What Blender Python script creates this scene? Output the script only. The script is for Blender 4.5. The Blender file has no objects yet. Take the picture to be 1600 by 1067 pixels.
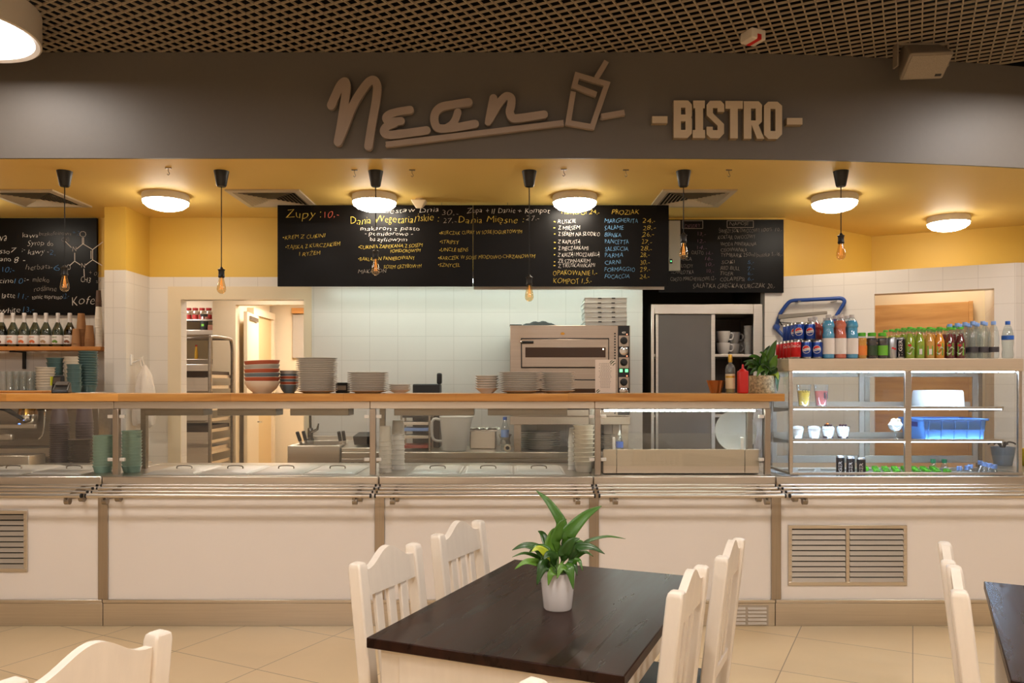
import bpy, bmesh, math, random
from math import sin, cos, pi, radians as R
from mathutils import Vector, Matrix
from mathutils.geometry import tessellate_polygon

# ---------------------------------------------------------------- camera, world, exposure
scn = bpy.context.scene
COL = scn.collection
cam_d = bpy.data.cameras.new('camera')
cam_d.sensor_width = 36.0
cam_d.lens = 36.0 * 1229 / 1600
cam_d.shift_y = (600 - 533.5) / 1600
cam_d.clip_start = 0.05
cam = bpy.data.objects.new('camera', cam_d)
COL.objects.link(cam)
cam.location = (0, 0, 1.5)
cam.rotation_euler = (R(90), 0, 0)
scn.camera = cam

world = bpy.data.worlds.new('world')
scn.world = world
world.use_nodes = True
world.node_tree.nodes['Background'].inputs[0].default_value = (1.0, 0.84, 0.68, 1)
world.node_tree.nodes['Background'].inputs[1].default_value = 0.10

scn.view_settings.view_transform = 'Standard'
scn.view_settings.look = 'None'
scn.view_settings.gamma = 1.0
scn.view_settings.use_curve_mapping = False
scn.view_settings.exposure = 0.3
try:
    scn.cycles.use_denoising = True
    scn.cycles.max_bounces = 10
    scn.cycles.transparent_max_bounces = 24
    scn.cycles.sample_clamp_indirect = 4.0
    scn.cycles.caustics_reflective = False
    scn.cycles.caustics_refractive = False
    scn.cycles.blur_glossy = 0.5
except Exception:
    pass

WARM = (1.0, 0.915, 0.85)
NEUTRAL = (1.0, 0.89, 0.74)
COOL = (0.80, 1.0, 0.93)
LED = (0.50, 0.70, 1.0)
HALL_LAMP = 42.0       # round lamps of the dining hall
DOME_LAMP = 28.0       # dome lamps over the kitchen
TUBE_LAMP = 13.0       # tube above the worktop
LED_LAMP = 62.0        # strips in the glass cases
ROOM_LAMP = 26.0       # lamp in the room behind the doorway

# ---------------------------------------------------------------- measuring helpers
F, HY, CZ = 1229.0, 600.0, 1.5
def ax(px, Y): return (px - 800.0) * Y / F
def az(py, Y): return CZ - (py - HY) * Y / F
TURN = R(27)            # the building's own grid is turned against the counter

# ---------------------------------------------------------------- materials
def lin(c):
    c = c / 255.0
    return c / 12.92 if c <= 0.04045 else ((c + 0.055) / 1.055) ** 2.4
def rgb(r, g, b): return (lin(r), lin(g), lin(b), 1.0)
MATS = {}
def nd(nt, t, **kw):
    n = nt.nodes.new(t)
    for k, v in kw.items(): setattr(n, k, v)
    return n
def mat(name, col, rough=0.5, metal=0.0, spec=0.5, noise=None, rnoise=None, bump=None, coat=0.0, stretch=None, alpha=None, emis=None, sss=0, ior=1.5):
    """noise=(scale, amount): light and dark mottling of the colour itself; bump=(scale, strength)."""
    if name in MATS: return MATS[name]
    m = bpy.data.materials.new(name); m.use_nodes = True
    nt = m.node_tree; p = nt.nodes['Principled BSDF']
    c = rgb(*col)
    p.inputs['Base Color'].default_value = c
    p.inputs['Roughness'].default_value = rough
    p.inputs['Metallic'].default_value = metal
    p.inputs['Specular IOR Level'].default_value = spec
    p.inputs['Coat Weight'].default_value = coat
    m.diffuse_color = c; p.inputs['IOR'].default_value = ior
    if emis:
        p.inputs['Emission Color'].default_value = (*emis[0], 1); p.inputs['Emission Strength'].default_value = emis[1]
    if alpha is not None: p.inputs['Alpha'].default_value = alpha
    if noise or rnoise or bump:
        tc = nd(nt, 'ShaderNodeTexCoord')
        vec = tc.outputs['Object']
        if stretch:
            mp = nd(nt, 'ShaderNodeMapping'); mp.inputs['Scale'].default_value = stretch
            nt.links.new(vec, mp.inputs[0]); vec = mp.outputs[0]
        if noise:
            n = nd(nt, 'ShaderNodeTexNoise'); n.inputs['Scale'].default_value = noise[0]; n.inputs['Detail'].default_value = 5
            r = nd(nt, 'ShaderNodeValToRGB'); a = noise[1]
            r.color_ramp.elements[0].position = .3; r.color_ramp.elements[1].position = .7
            r.color_ramp.elements[0].color = (c[0]*(1-a), c[1]*(1-a), c[2]*(1-a), 1)
            r.color_ramp.elements[1].color = (min(1, c[0]*(1+a)), min(1, c[1]*(1+a)), min(1, c[2]*(1+a)), 1)
            nt.links.new(vec, n.inputs[0]); nt.links.new(n.outputs[0], r.inputs[0]); nt.links.new(r.outputs[0], p.inputs['Base Color'])
        if rnoise:
            n = nd(nt, 'ShaderNodeTexNoise'); n.inputs['Scale'].default_value = rnoise[0]; n.inputs['Detail'].default_value = 4
            r = nd(nt, 'ShaderNodeMapRange'); r.inputs[3].default_value = max(.02, rough-rnoise[1]); r.inputs[4].default_value = rough+rnoise[1]
            nt.links.new(vec, n.inputs[0]); nt.links.new(n.outputs[0], r.inputs[0]); nt.links.new(r.outputs[0], p.inputs['Roughness'])
        if bump:
            n = nd(nt, 'ShaderNodeTexNoise'); n.inputs['Scale'].default_value = bump[0]; n.inputs['Detail'].default_value = 4
            b = nd(nt, 'ShaderNodeBump'); b.inputs['Strength'].default_value = bump[1]; b.inputs['Distance'].default_value = .01
            nt.links.new(vec, n.inputs[0]); nt.links.new(n.outputs[0], b.inputs['Height']); nt.links.new(b.outputs[0], p.inputs['Normal'])
    MATS[name] = m
    return m
def tiles(name, col, grout, w, h, gap, rough=.25, axes='XZ', turn=0.0, mottled=0.04, nscale=3.0, bump=.25):
    m = bpy.data.materials.new(name); m.use_nodes = True; nt = m.node_tree; p = nt.nodes['Principled BSDF']
    tc = nd(nt, 'ShaderNodeTexCoord'); mp = nd(nt, 'ShaderNodeMapping'); mp.inputs['Rotation'].default_value = (0, 0, turn)
    nt.links.new(tc.outputs['Object'], mp.inputs[0])
    sp = nd(nt, 'ShaderNodeSeparateXYZ'); cb = nd(nt, 'ShaderNodeCombineXYZ'); nt.links.new(mp.outputs[0], sp.inputs[0])
    if axes == 'XZ':
        ad = nd(nt, 'ShaderNodeMath', operation='ADD'); nt.links.new(sp.outputs[0], ad.inputs[0]); nt.links.new(sp.outputs[1], ad.inputs[1])
        nt.links.new(ad.outputs[0], cb.inputs[0]); nt.links.new(sp.outputs[2], cb.inputs[1])
    else:
        nt.links.new(sp.outputs[0], cb.inputs[0]); nt.links.new(sp.outputs[1], cb.inputs[1])
    br = nd(nt, 'ShaderNodeTexBrick'); br.offset = 0.0; br.squash = 1.0
    br.inputs['Scale'].default_value = 1.0; br.inputs['Brick Width'].default_value = w; br.inputs['Row Height'].default_value = h
    br.inputs['Mortar Size'].default_value = gap; br.inputs['Mortar Smooth'].default_value = .2
    c = rgb(*col); a = mottled
    br.inputs['Color1'].default_value = (c[0]*(1-a), c[1]*(1-a), c[2]*(1-a), 1); br.inputs['Color2'].default_value = (min(1, c[0]*(1+a)), min(1, c[1]*(1+a)), min(1, c[2]*(1+a)), 1)
    br.inputs['Mortar'].default_value = rgb(*grout)
    nt.links.new(cb.outputs[0], br.inputs['Vector'])
    n = nd(nt, 'ShaderNodeTexNoise'); n.inputs['Scale'].default_value = nscale; n.inputs['Detail'].default_value = 6; n.inputs['Distortion'].default_value = 1.2
    nt.links.new(tc.outputs['Object'], n.inputs[0])
    mr = nd(nt, 'ShaderNodeMapRange'); mr.inputs[3].default_value = 1-a*2; mr.inputs[4].default_value = 1+a*2; nt.links.new(n.outputs[0], mr.inputs[0])
    mx = nd(nt, 'ShaderNodeVectorMath', operation='SCALE'); nt.links.new(br.outputs['Color'], mx.inputs[0]); nt.links.new(mr.outputs[0], mx.inputs['Scale'])
    nt.links.new(mx.outputs[0], p.inputs['Base Color'])
    bp = nd(nt, 'ShaderNodeBump'); bp.invert = True; bp.inputs['Strength'].default_value = bump; bp.inputs['Distance'].default_value = .004
    nt.links.new(br.outputs['Fac'], bp.inputs['Height']); nt.links.new(bp.outputs[0], p.inputs['Normal'])
    p.inputs['Roughness'].default_value = rough
    MATS[name] = m
    return m
def glass(name, tint=(255, 255, 255), refl=0.10, rough=0.0, haze=0.0):
    """Thin clear sheet: see-through, with a mirror reflection that grows at grazing angles, and a little haze (dust)."""
    m = bpy.data.materials.new(name); m.use_nodes = True; nt = m.node_tree
    for n in list(nt.nodes):
        if n.type != 'OUTPUT_MATERIAL': nt.nodes.remove(n)
    out = [n for n in nt.nodes if n.type == 'OUTPUT_MATERIAL'][0]
    tr = nd(nt, 'ShaderNodeBsdfTransparent'); tr.inputs[0].default_value = rgb(*tint)
    gl = nd(nt, 'ShaderNodeBsdfGlossy'); gl.inputs['Roughness'].default_value = rough
    fr = nd(nt, 'ShaderNodeLayerWeight'); pw = nd(nt, 'ShaderNodeMath', operation='POWER'); pw.inputs[1].default_value = 4.0; nt.links.new(fr.outputs['Facing'], pw.inputs[0])
    ml = nd(nt, 'ShaderNodeMath', operation='MULTIPLY_ADD'); ml.inputs[1].default_value = .75; ml.inputs[2].default_value = refl
    ml.use_clamp = True
    nt.links.new(pw.outputs[0], ml.inputs[0])
    mx = nd(nt, 'ShaderNodeMixShader'); nt.links.new(ml.outputs[0], mx.inputs[0]); nt.links.new(tr.outputs[0], mx.inputs[1]); nt.links.new(gl.outputs[0], mx.inputs[2])
    last = mx
    if haze:
        df = nd(nt, 'ShaderNodeBsdfDiffuse'); df.inputs[0].default_value = (.8, .78, .74, 1)
        m2 = nd(nt, 'ShaderNodeMixShader'); m2.inputs[0].default_value = haze
        nt.links.new(mx.outputs[0], m2.inputs[1]); nt.links.new(df.outputs[0], m2.inputs[2]); last = m2
    nt.links.new(last.outputs[0], out.inputs[0])
    MATS[name] = m
    return m
def glow(name, color, strength):
    m = bpy.data.materials.new(name); m.use_nodes = True; nt = m.node_tree; p = nt.nodes['Principled BSDF']
    p.inputs['Base Color'].default_value = (.8, .8, .8, 1)
    p.inputs['Emission Color'].default_value = (*color, 1); p.inputs['Emission Strength'].default_value = strength
    MATS[name] = m
    return m
def wood(name, c1, c2, scale=(2, 14, 14), rough=.35, coat=0.0, planks=None, spec=.5, ior=1.5, bump=.12):
    m = bpy.data.materials.new(name); m.use_nodes = True; nt = m.node_tree; p = nt.nodes['Principled BSDF']
    tc = nd(nt, 'ShaderNodeTexCoord'); mp = nd(nt, 'ShaderNodeMapping'); mp.inputs['Scale'].default_value = scale
    nt.links.new(tc.outputs['Object'], mp.inputs[0])
    n = nd(nt, 'ShaderNodeTexNoise'); n.inputs['Scale'].default_value = 1.6; n.inputs['Detail'].default_value = 8; n.inputs['Distortion'].default_value = .6
    nt.links.new(mp.outputs[0], n.inputs[0])
    r = nd(nt, 'ShaderNodeValToRGB'); r.color_ramp.elements[0].position = .3; r.color_ramp.elements[1].position = .72
    r.color_ramp.elements[0].color = rgb(*c1); r.color_ramp.elements[1].color = rgb(*c2)
    nt.links.new(n.outputs[0], r.inputs[0])
    last = r.outputs[0]
    if planks:
        br = nd(nt, 'ShaderNodeTexBrick'); br.inputs['Scale'].default_value = 1; br.inputs['Brick Width'].default_value = planks[0]; br.inputs['Row Height'].default_value = planks[1]
        br.inputs['Mortar Size'].default_value = .0008; br.inputs['Color1'].default_value = (.82, .82, .82, 1); br.inputs['Color2'].default_value = (1.1, 1.1, 1.1, 1); br.inputs['Mortar'].default_value = (.6, .6, .6, 1)
        nt.links.new(tc.outputs['Object'], br.inputs['Vector'])
        mx = nd(nt, 'ShaderNodeVectorMath', operation='MULTIPLY'); nt.links.new(last, mx.inputs[0]); nt.links.new(br.outputs[0], mx.inputs[1]); last = mx.outputs[0]
    nt.links.new(last, p.inputs['Base Color'])
    mr = nd(nt, 'ShaderNodeMapRange'); mr.inputs[3].default_value = rough-.08; mr.inputs[4].default_value = rough+.12
    nt.links.new(n.outputs[0], mr.inputs[0]); nt.links.new(mr.outputs[0], p.inputs['Roughness'])
    b = nd(nt, 'ShaderNodeBump'); b.inputs['Strength'].default_value = bump; b.inputs['Distance'].default_value = .003
    nt.links.new(n.outputs[0], b.inputs['Height']); nt.links.new(b.outputs[0], p.inputs['Normal'])
    p.inputs['Coat Weight'].default_value = coat; p.inputs['Coat Roughness'].default_value = .2; p.inputs['Specular IOR Level'].default_value = spec; p.inputs['IOR'].default_value = ior
    MATS[name] = m
    return m

K = dict(
    tile=tiles('white_wall_tile', (226, 218, 208), (210, 201, 190), .25, .214, .0026, rough=.25, mottled=.01, bump=.06),
    floor=tiles('beige_floor_tile', (226, 197, 152), (150, 126, 96), .615, .615, .0028, rough=.28, axes='XY', turn=TURN, mottled=.05, nscale=1.3, bump=.1),
    yellow=mat('yellow_paint', (216, 176, 74), .55, noise=(1.2, .03)),
    yceil=mat('yellow_ceiling_paint', (232, 198, 112), .6, noise=(1.0, .03)),
    fascia=mat('grey_fascia_paint', (102, 96, 89), .5, noise=(30, .015)),
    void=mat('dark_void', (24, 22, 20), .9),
    grid=mat('grid_lamella', (168, 153, 131), .5),
    cream=mat('cream_paint', (226, 208, 176), .45, noise=(2, .02)),
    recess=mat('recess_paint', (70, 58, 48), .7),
    greywall=mat('grey_wall_paint', (168, 158, 142), .6),
    panel=mat('white_counter_panel', (230, 222, 215), .35, noise=(1.5, .012)),
    steel=mat('brushed_steel', (214, 205, 193), .33, 1.0, rnoise=(6, .07), noise=(5, .06), stretch=(.4, 8, 30)),
    steelv=mat('brushed_upright_steel', (176, 164, 150), .36, 1.0, rnoise=(6, .07), noise=(5, .06), stretch=(30, 8, .4)),
    steeld=mat('worn_dark_steel', (150, 140, 128), .34, 1.0, rnoise=(7, .09), noise=(6, .1), stretch=(1, 6, 9)),
    casesteel=mat('bright_case_steel', (214, 196, 172), .4, .45, rnoise=(6, .06), noise=(5, .04), stretch=(.4, 8, 30)),
    tapmetal=mat('grey_tap_metal', (104, 100, 94), .22, 1.0),
    slatsteel=mat('satin_slat_steel', (176, 164, 148), .5, .3),
    lidsteel=mat('satin_lid_steel', (228, 222, 212), .42, .35, rnoise=(4, .08)),
    chrome=mat('chrome', (225, 222, 218), .12, 1.0),
    ovensteel=mat('oven_steel', (176, 160, 144), .38, 1.0, rnoise=(5, .06), noise=(4, .05), stretch=(.3, 6, 24)),
    doorsteel=mat('grey_sliding_door', (112, 107, 102), .45, .8, noise=(3, .05)),
    black=mat('black_plastic', (18, 17, 17), .45),
    rubber=mat('black_rubber', (14, 14, 14), .7),
    board=mat('chalkboard_black', (17, 15, 14), .36, ior=1.22, noise=(2.5, .25), rnoise=(3, .1)),
    cwhite=mat('white_chalk', (214, 206, 196), .9), cyellow=mat('yellow_chalk', (206, 178, 76), .9), cblue=mat('blue_chalk', (120, 172, 214), .9),
    cdim=mat('dim_grey_chalk', (150, 140, 130), .9), cred=mat('red_chalk', (196, 96, 80), .9), cpurple=mat('purple_chalk', (128, 96, 112), .9),
    cdblue=mat('dark_blue_chalk', (70, 110, 150), .9), cpink=mat('pink_chalk', (214, 150, 196), .9),
    letter=mat('grey_sign_letter', (168, 150, 136), .42, .25, noise=(8, .03)),
    letter2=mat('sand_sign_letter', (196, 178, 152), .5), letter_side=mat('sand_letter_side', (150, 132, 108), .6),
    white=mat('white_plastic', (232, 226, 218), .4), wmetal=mat('white_lacquered_metal', (220, 212, 202), .4),
    china=mat('white_china', (226, 220, 210), .18), cream_china=mat('cream_china', (226, 212, 190), .22),
    red_bowl=mat('brick_red_glaze', (176, 88, 62), .25), blue_bowl=mat('blue_grey_glaze', (104, 118, 126), .25), grey_bowl=mat('pale_grey_glaze', (176, 170, 160), .25),
    teal=mat('dark_teal_china', (86, 112, 110), .3), sage=mat('sage_green_china', (150, 180, 160), .3), plum=mat('dark_plum_plastic', (88, 72, 74), .4),
    kraft=mat('kraft_paper', (164, 118, 76), .75), cup_white=mat('white_paper_cup', (236, 226, 210), .7), cup_brown=mat('brown_paper_cup', (96, 72, 58), .7),
    shelfwood=wood('butcher_block', (184, 120, 48), (224, 166, 88), scale=(1.2, 16, 16), rough=.35, planks=(.7, .045)),
    shelfwood2=wood('syrup_shelf_wood', (184, 110, 46), (214, 144, 74), scale=(1.5, 16, 16), rough=.4),
    tablewood=wood('dark_table_wood', (24, 13, 9), (50, 28, 19), scale=(11, .9, 9), rough=.27, ior=1.22, bump=.035),
    doorwood=wood('oak_door', (190, 136, 76), (222, 170, 106), scale=(1.2, 14, 9), rough=.4),
    beamwood=wood('pine_beam', (170, 112, 50), (206, 150, 80), scale=(2, 14, 14), rough=.5),
    chair=mat('white_painted_wood', (220, 208, 192), .42, noise=(7, .03), bump=(14, .05), stretch=(6, 6, 1)),
    seat=mat('dark_seat_pad', (34, 38, 42), .55),
    pot=mat('white_glazed_pot', (236, 230, 226), .22), soil=mat('soil', (52, 38, 26), .95, noise=(40, .4)),
    leaf=mat('peace_lily_leaf', (58, 98, 24), .34, noise=(9, .18)), leafd=mat('dark_green_leaf', (40, 74, 20), .36, noise=(9, .18)),
    leafy=mat('yellow_green_leaf', (160, 172, 40), .42), leafl=mat('light_green_leaf', (84, 124, 30), .4, noise=(9, .15)), stem=mat('leaf_stem', (98, 138, 60), .5),
    basket=mat('patterned_pot', (176, 158, 122), .8, noise=(70, .55)),
    pane=glass('case_glass', (253, 254, 253), .045, haze=.008), pane2=glass('guard_glass', (252, 253, 251), .045, rough=.03, haze=.012),
    tumbler=glass('tumbler_glass', (248, 250, 250), .09, haze=.04), bulbglass=glass('amber_bulb_glass', (250, 232, 198), .10, haze=.02), bottleglass=glass('clear_bottle_plastic', (242, 248, 250), .08, haze=.05),
    syrupglass=glass('syrup_bottle_glass', (150, 160, 150), .12), jarglass=glass('jar_glass', (250, 248, 244), .08, haze=.03),
    hall=glow('hall_lamp_diffuser', WARM, HALL_LAMP), hall_dim=glow('dimmed_lamp_diffuser', WARM, HALL_LAMP*.27), hall_mid=glow('half_lit_lamp_diffuser', WARM, HALL_LAMP*.55), dome=glow('dome_lamp_diffuser', NEUTRAL, DOME_LAMP), tube=glow('tube_lamp_diffuser', COOL, TUBE_LAMP),
    led=glow('led_strip', LED, LED_LAMP), led2=glow('led_strip_neutral', (.9, 1.0, .95), LED_LAMP*.6), room=glow('back_room_lamp', WARM, ROOM_LAMP),
    green_led=glow('green_indicator', (.05, 1, .3), 1.2), red_led=glow('orange_indicator', (1, .2, .05), 1.5), blue_led=glow('blue_indicator', (.1, .3, 1), 2.0), oven_lamp=glow('oven_lamp', (1, .7, .35), 6), filament=mat('filament', (230, 150, 60), .3, .6, emis=((1, .5, .12), .5)),
    brass=mat('brass', (190, 140, 62), .25, 1.0), gold=mat('gold_foil', (200, 156, 60), .35, .8), copper=mat('copper_tin', (176, 120, 76), .3, 1.0), foil=mat('aluminium_foil', (216, 212, 206), .25, 1.0, bump=(30, .9)),
    red=mat('red_plastic', (196, 28, 22), .35), canred=mat('red_can', (190, 18, 24), .28, .3), canblue=mat('blue_can', (22, 62, 150), .28, .3), cansilver=mat('silver_can', (188, 192, 200), .28, .8), canblack=mat('black_can', (20, 20, 28), .3, .2), canend=mat('can_end', (196, 196, 196), .3, 1.0),
    labelw=mat('white_label', (226, 218, 212), .6), navy=mat('navy_print', (24, 40, 110), .5), ink=mat('dark_ink', (40, 36, 34), .8), logored=mat('red_print', (206, 34, 34), .5),
    jblue=mat('blue_drink', (70, 170, 215), .2), jred=mat('red_orange_drink', (236, 110, 74), .2), jcherry=mat('cherry_drink', (186, 34, 30), .2), jgreen=mat('green_juice', (150, 178, 36), .15), jlime=mat('yellow_green_juice', (200, 200, 70), .15), jamber=mat('apple_juice', (222, 170, 78), .15), jorange=mat('orange_juice', (236, 158, 24), .2), jdark=mat('dark_red_juice', (104, 20, 18), .12), jblackc=mat('blackcurrant_juice', (28, 16, 20), .12), jsyrup=mat('dark_syrup', (22, 14, 12), .12), jgold=mat('pale_syrup', (150, 130, 70), .12),
    capg=mat('lime_cap', (86, 176, 34), .4), capgreen=mat('emerald_cap', (24, 146, 98), .4), capblue=mat('pale_blue_cap', (128, 162, 220), .4), capdblue=mat('blue_cap', (44, 98, 190), .4), capclear=mat('frosted_cap', (196, 190, 186), .4), capred=mat('red_cap', (160, 26, 24), .4),
    lgreen=mat('green_label', (110, 180, 50), .5), lorange=mat('orange_label', (226, 128, 50), .5), ldark=mat('dark_label', (64, 60, 66), .5), lblack=mat('black_green_label', (44, 66, 36), .5),
    bluebox=mat('blue_crate', (84, 138, 208), .45), tubeblue=mat('blue_tube', (34, 70, 142), .4), greyboard=mat('grey_board', (136, 128, 118), .6),
    mango=mat('mango_smoothie', (248, 196, 30), .5), berry=mat('strawberry_smoothie', (222, 96, 96), .5), cream_food=mat('whipped_cream', (244, 238, 228), .6, bump=(40, .4)), darkberry=mat('dark_berries', (50, 22, 40), .4), cake=mat('white_cover', (240, 240, 238), .5),
    paper=mat('printed_paper', (224, 210, 196), .8), bag=mat('white_plastic_bag', (224, 210, 194), .5, bump=(18, .6)), pizza=mat('white_cardboard', (212, 214, 208), .8), cloth=mat('dark_cloth', (34, 40, 38), .9), mugs=mat('white_mug', (214, 206, 198), .25),
    speaker=mat('grey_speaker', (142, 130, 116), .5), speakerf=mat('grey_speaker_grille', (150, 138, 124), .6, noise=(300, .25)), ventw=mat('grey_vent', (196, 182, 158), .5), dark_glass=mat('dark_oven_glass', (70, 46, 32), .15), yellowbag=mat('yellow_pot', (224, 184, 50), .5), planter=mat('blue_grey_planter', (120, 134, 150), .5), jug=glass('milky_plastic', (246, 242, 232), .06, haze=.65), pastel=mat('red_tray', (176, 84, 70), .5), jarred=mat('red_jar_label', (150, 30, 24), .5),
)

# ---------------------------------------------------------------- mesh builder
class G:
    def __init__(s): s.v = []; s.f = []; s.mi = []; s.flat = []
    def add(s, vs, fs, mi=0, T=None, flat=False):
        o = len(s.v)
        s.v += [tuple(T @ Vector(p)) if T else tuple(p) for p in vs]
        for f in fs: s.f.append([i + o for i in f]); s.mi.append(mi); s.flat.append(flat)
        return s
    def box(s, x0, x1, y0, y1, z0, z1, mi=0, T=None):
        vs = [(x0, y0, z0), (x1, y0, z0), (x1, y1, z0), (x0, y1, z0), (x0, y0, z1), (x1, y0, z1), (x1, y1, z1), (x0, y1, z1)]
        return s.add(vs, [(3, 2, 1, 0), (4, 5, 6, 7), (0, 1, 5, 4), (1, 2, 6, 5), (2, 3, 7, 6), (3, 0, 4, 7)], mi, T)
    def hexa(s, lo, hi, mi=0, T=None):
        return s.add(list(lo) + list(hi), [(3, 2, 1, 0), (4, 5, 6, 7), (0, 1, 5, 4), (1, 2, 6, 5), (2, 3, 7, 6), (3, 0, 4, 7)], mi, T)
    def lathe(s, prof, c=(0, 0, 0), n=24, mi=0, T=None, mis=None):
        """prof: (radius, z) from one end to the other; a radius of 0 closes it."""
        vs = []; fs = []; rings = []; ms = []
        for r, z in prof:
            if r <= 1e-6: rings.append([len(vs)]); vs.append((c[0], c[1], c[2]+z))
            else:
                rings.append(list(range(len(vs), len(vs)+n)))
                vs += [(c[0]+r*cos(2*pi*i/n), c[1]+r*sin(2*pi*i/n), c[2]+z) for i in range(n)]
        for k in range(len(rings)-1):
            a, b = rings[k], rings[k+1]
            for i in range(n):
                j = (i+1) % n
                if len(a) == 1 and len(b) == 1: continue
                if len(a) == 1: fs.append((a[0], b[j], b[i]))
                elif len(b) == 1: fs.append((a[i], a[j], b[0]))
                else: fs.append((a[i], a[j], b[j], b[i]))
                ms.append(mis[k] if mis else mi)
        o = len(s.v)
        s.v += [tuple(T @ Vector(p)) if T else p for p in vs]
        for f, m in zip(fs, ms): s.f.append([i+o for i in f]); s.mi.append(m); s.flat.append(False)
        return s
    def cyl(s, a, b, r, n=16, mi=0, r2=None):
        return s.tube([a, b], [r, r if r2 is None else r2], n, mi)
    def tube(s, pts, r, n=8, mi=0, closed=False):
        P = [Vector(p) for p in pts]; m = len(P)
        rs = r if isinstance(r, (list, tuple)) else [r]*m
        tang = []
        for i in range(m):
            if closed: t = P[(i+1) % m]-P[i-1]
            else: t = P[min(i+1, m-1)]-P[max(i-1, 0)]
            tang.append(t.normalized())
        up = Vector((0, 0, 1)) if abs(tang[0].z) < .9 else Vector((1, 0, 0))
        u = tang[0].cross(up).normalized(); vs = []; fs = []
        for i in range(m):
            u = (u - tang[i]*u.dot(tang[i]))
            if u.length < 1e-6: u = tang[i].orthogonal()
            u.normalize(); w = tang[i].cross(u)
            vs += [tuple(P[i]+u*rs[i]*cos(2*pi*k/n)+w*rs[i]*sin(2*pi*k/n)) for k in range(n)]
        for i in range(m if closed else m-1):
            a = i*n; b = ((i+1) % m)*n
            for k in range(n): fs.append((a+k, a+(k+1) % n, b+(k+1) % n, b+k))
        if not closed: fs.append(tuple(range(n-1, -1, -1))); fs.append(tuple(range((m-1)*n, m*n)))
        return s.add(vs, fs, mi)
    def outline(s, polys, y0, y1, mi=0, smi=None, T=None):
        """Flat shape in x,z (first loop outside, others holes) given a thickness from y0 (front) to y1."""
        loops = [[Vector((x, z, 0)) for x, z in p] for p in polys]
        flat = [p for l in loops for p in l]; N = len(flat)
        vs = [(p.x, y0, p.y) for p in flat]+[(p.x, y1, p.y) for p in flat]
        tr = tessellate_polygon(loops)
        fs = []
        for t in tr:
            a, b, c = (flat[i] for i in t)
            if (b-a).cross(c-a).z < 0: t = (t[0], t[2], t[1])
            fs.append(tuple(t)); fs.append((t[2]+N, t[1]+N, t[0]+N))
        s.add(vs, fs, mi, T, True)
        fs = []; o = 0
        for li, l in enumerate(loops):
            n = len(l); area = sum(l[i].x*l[(i+1) % n].y-l[(i+1) % n].x*l[i].y for i in range(n)); rev = (area < 0) != (li > 0)
            for i in range(n):
                j = (i+1) % n; q = (o+i, o+i+N, o+j+N, o+j)
                fs.append(q if not rev else q[::-1])
            o += n
        return s.add(vs, fs, mi if smi is None else smi, T)
    def stroke(s, pts, w, y0, y1, mi=0, round_ends=True, smooth=True, T=None):
        """A band of width w (or a list of widths) along x,z points."""
        P = [Vector((p[0], p[1])) for p in pts]
        W = list(w) if isinstance(w, (list, tuple)) else [w]*len(P)
        if smooth and len(P) > 2:
            Q = []; V = []
            for i in range(len(P)-1):
                p0 = P[max(i-1, 0)]; p1 = P[i]; p2 = P[i+1]; p3 = P[min(i+2, len(P)-1)]
                for k in range(8):
                    t = k/8
                    Q.append(.5*((2*p1)+(p2-p0)*t+(2*p0-5*p1+4*p2-p3)*t*t+(3*p1-p0-3*p2+p3)*t**3)); V.append(W[i]+(W[i+1]-W[i])*t)
            P = Q+[P[-1]]; W = V+[W[-1]]
        Lf = []; Rt = []
        for i in range(len(P)):
            a = P[max(i-1, 0)]; b = P[min(i+1, len(P)-1)]; t = (b-a).normalized(); nrm = Vector((-t.y, t.x)); k = 1.0
            if not smooth and 0 < i < len(P)-1:
                t1 = (P[i]-a).normalized(); t2 = (b-P[i]).normalized(); tt = (t1+t2).normalized(); nrm = Vector((-tt.y, tt.x)); k = 1/max(.35, nrm.dot(Vector((-t1.y, t1.x))))
            Lf.append(P[i]+nrm*W[i]*.5*k); Rt.append(P[i]-nrm*W[i]*.5*k)
        n = len(P)
        vs = [(p.x, y0-i*3e-5, p.y) for i, p in enumerate(Lf)]+[(p.x, y0-i*3e-5, p.y) for i, p in enumerate(Rt)]+[(p.x, y1, p.y) for p in Lf]+[(p.x, y1, p.y) for p in Rt]
        fs = []
        for i in range(n-1):
            fs += [(i, n+i, n+i+1, i+1), (2*n+i, 2*n+i+1, 3*n+i+1, 3*n+i), (i, i+1, 2*n+i+1, 2*n+i), (n+i, 3*n+i, 3*n+i+1, n+i+1)]
        fs += [(0, 2*n, 3*n, n), (n-1, 2*n-1, 4*n-1, 3*n-1)]
        s.add(vs, fs, mi, T, True)
        if round_ends:
            for c, ww, a0, yy in ((P[0], W[0], math.atan2(P[0].y-P[1].y, P[0].x-P[1].x), y0), (P[-1], W[-1], math.atan2(P[-1].y-P[-2].y, P[-1].x-P[-2].x), y0-(n-1)*3e-5)):
                s.outline([[(c.x+ww*.5*cos(a0-pi/2+pi*i/10), c.y+ww*.5*sin(a0-pi/2+pi*i/10)) for i in range(11)]], yy, y1, mi, T=T)
        return s
    def text(s, txt, x0, z0, h, y, x1=None, mi=0, slope=0.0, shear=.12, thin=.0, wob=.0, T=None, thick=.0006):
        """Lettering in the x,z plane facing -y; h is the capital height, x1 the right end it is fitted to."""
        cu = bpy.data.curves.new('lettering', 'FONT'); cu.body = txt; cu.size = h/.73; cu.shear = shear; cu.offset = -thin*h; cu.resolution_u = 2
        ob = bpy.data.objects.new('lettering', cu); COL.objects.link(ob)
        dg = bpy.context.evaluated_depsgraph_get(); me = bpy.data.meshes.new_from_object(ob.evaluated_get(dg))
        bpy.data.objects.remove(ob); bpy.data.curves.remove(cu)
        vs = [v.co.copy() for v in me.vertices]; fs = [tuple(p.vertices) for p in me.polygons]; bpy.data.meshes.remove(me)
        if not vs: return s
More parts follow.
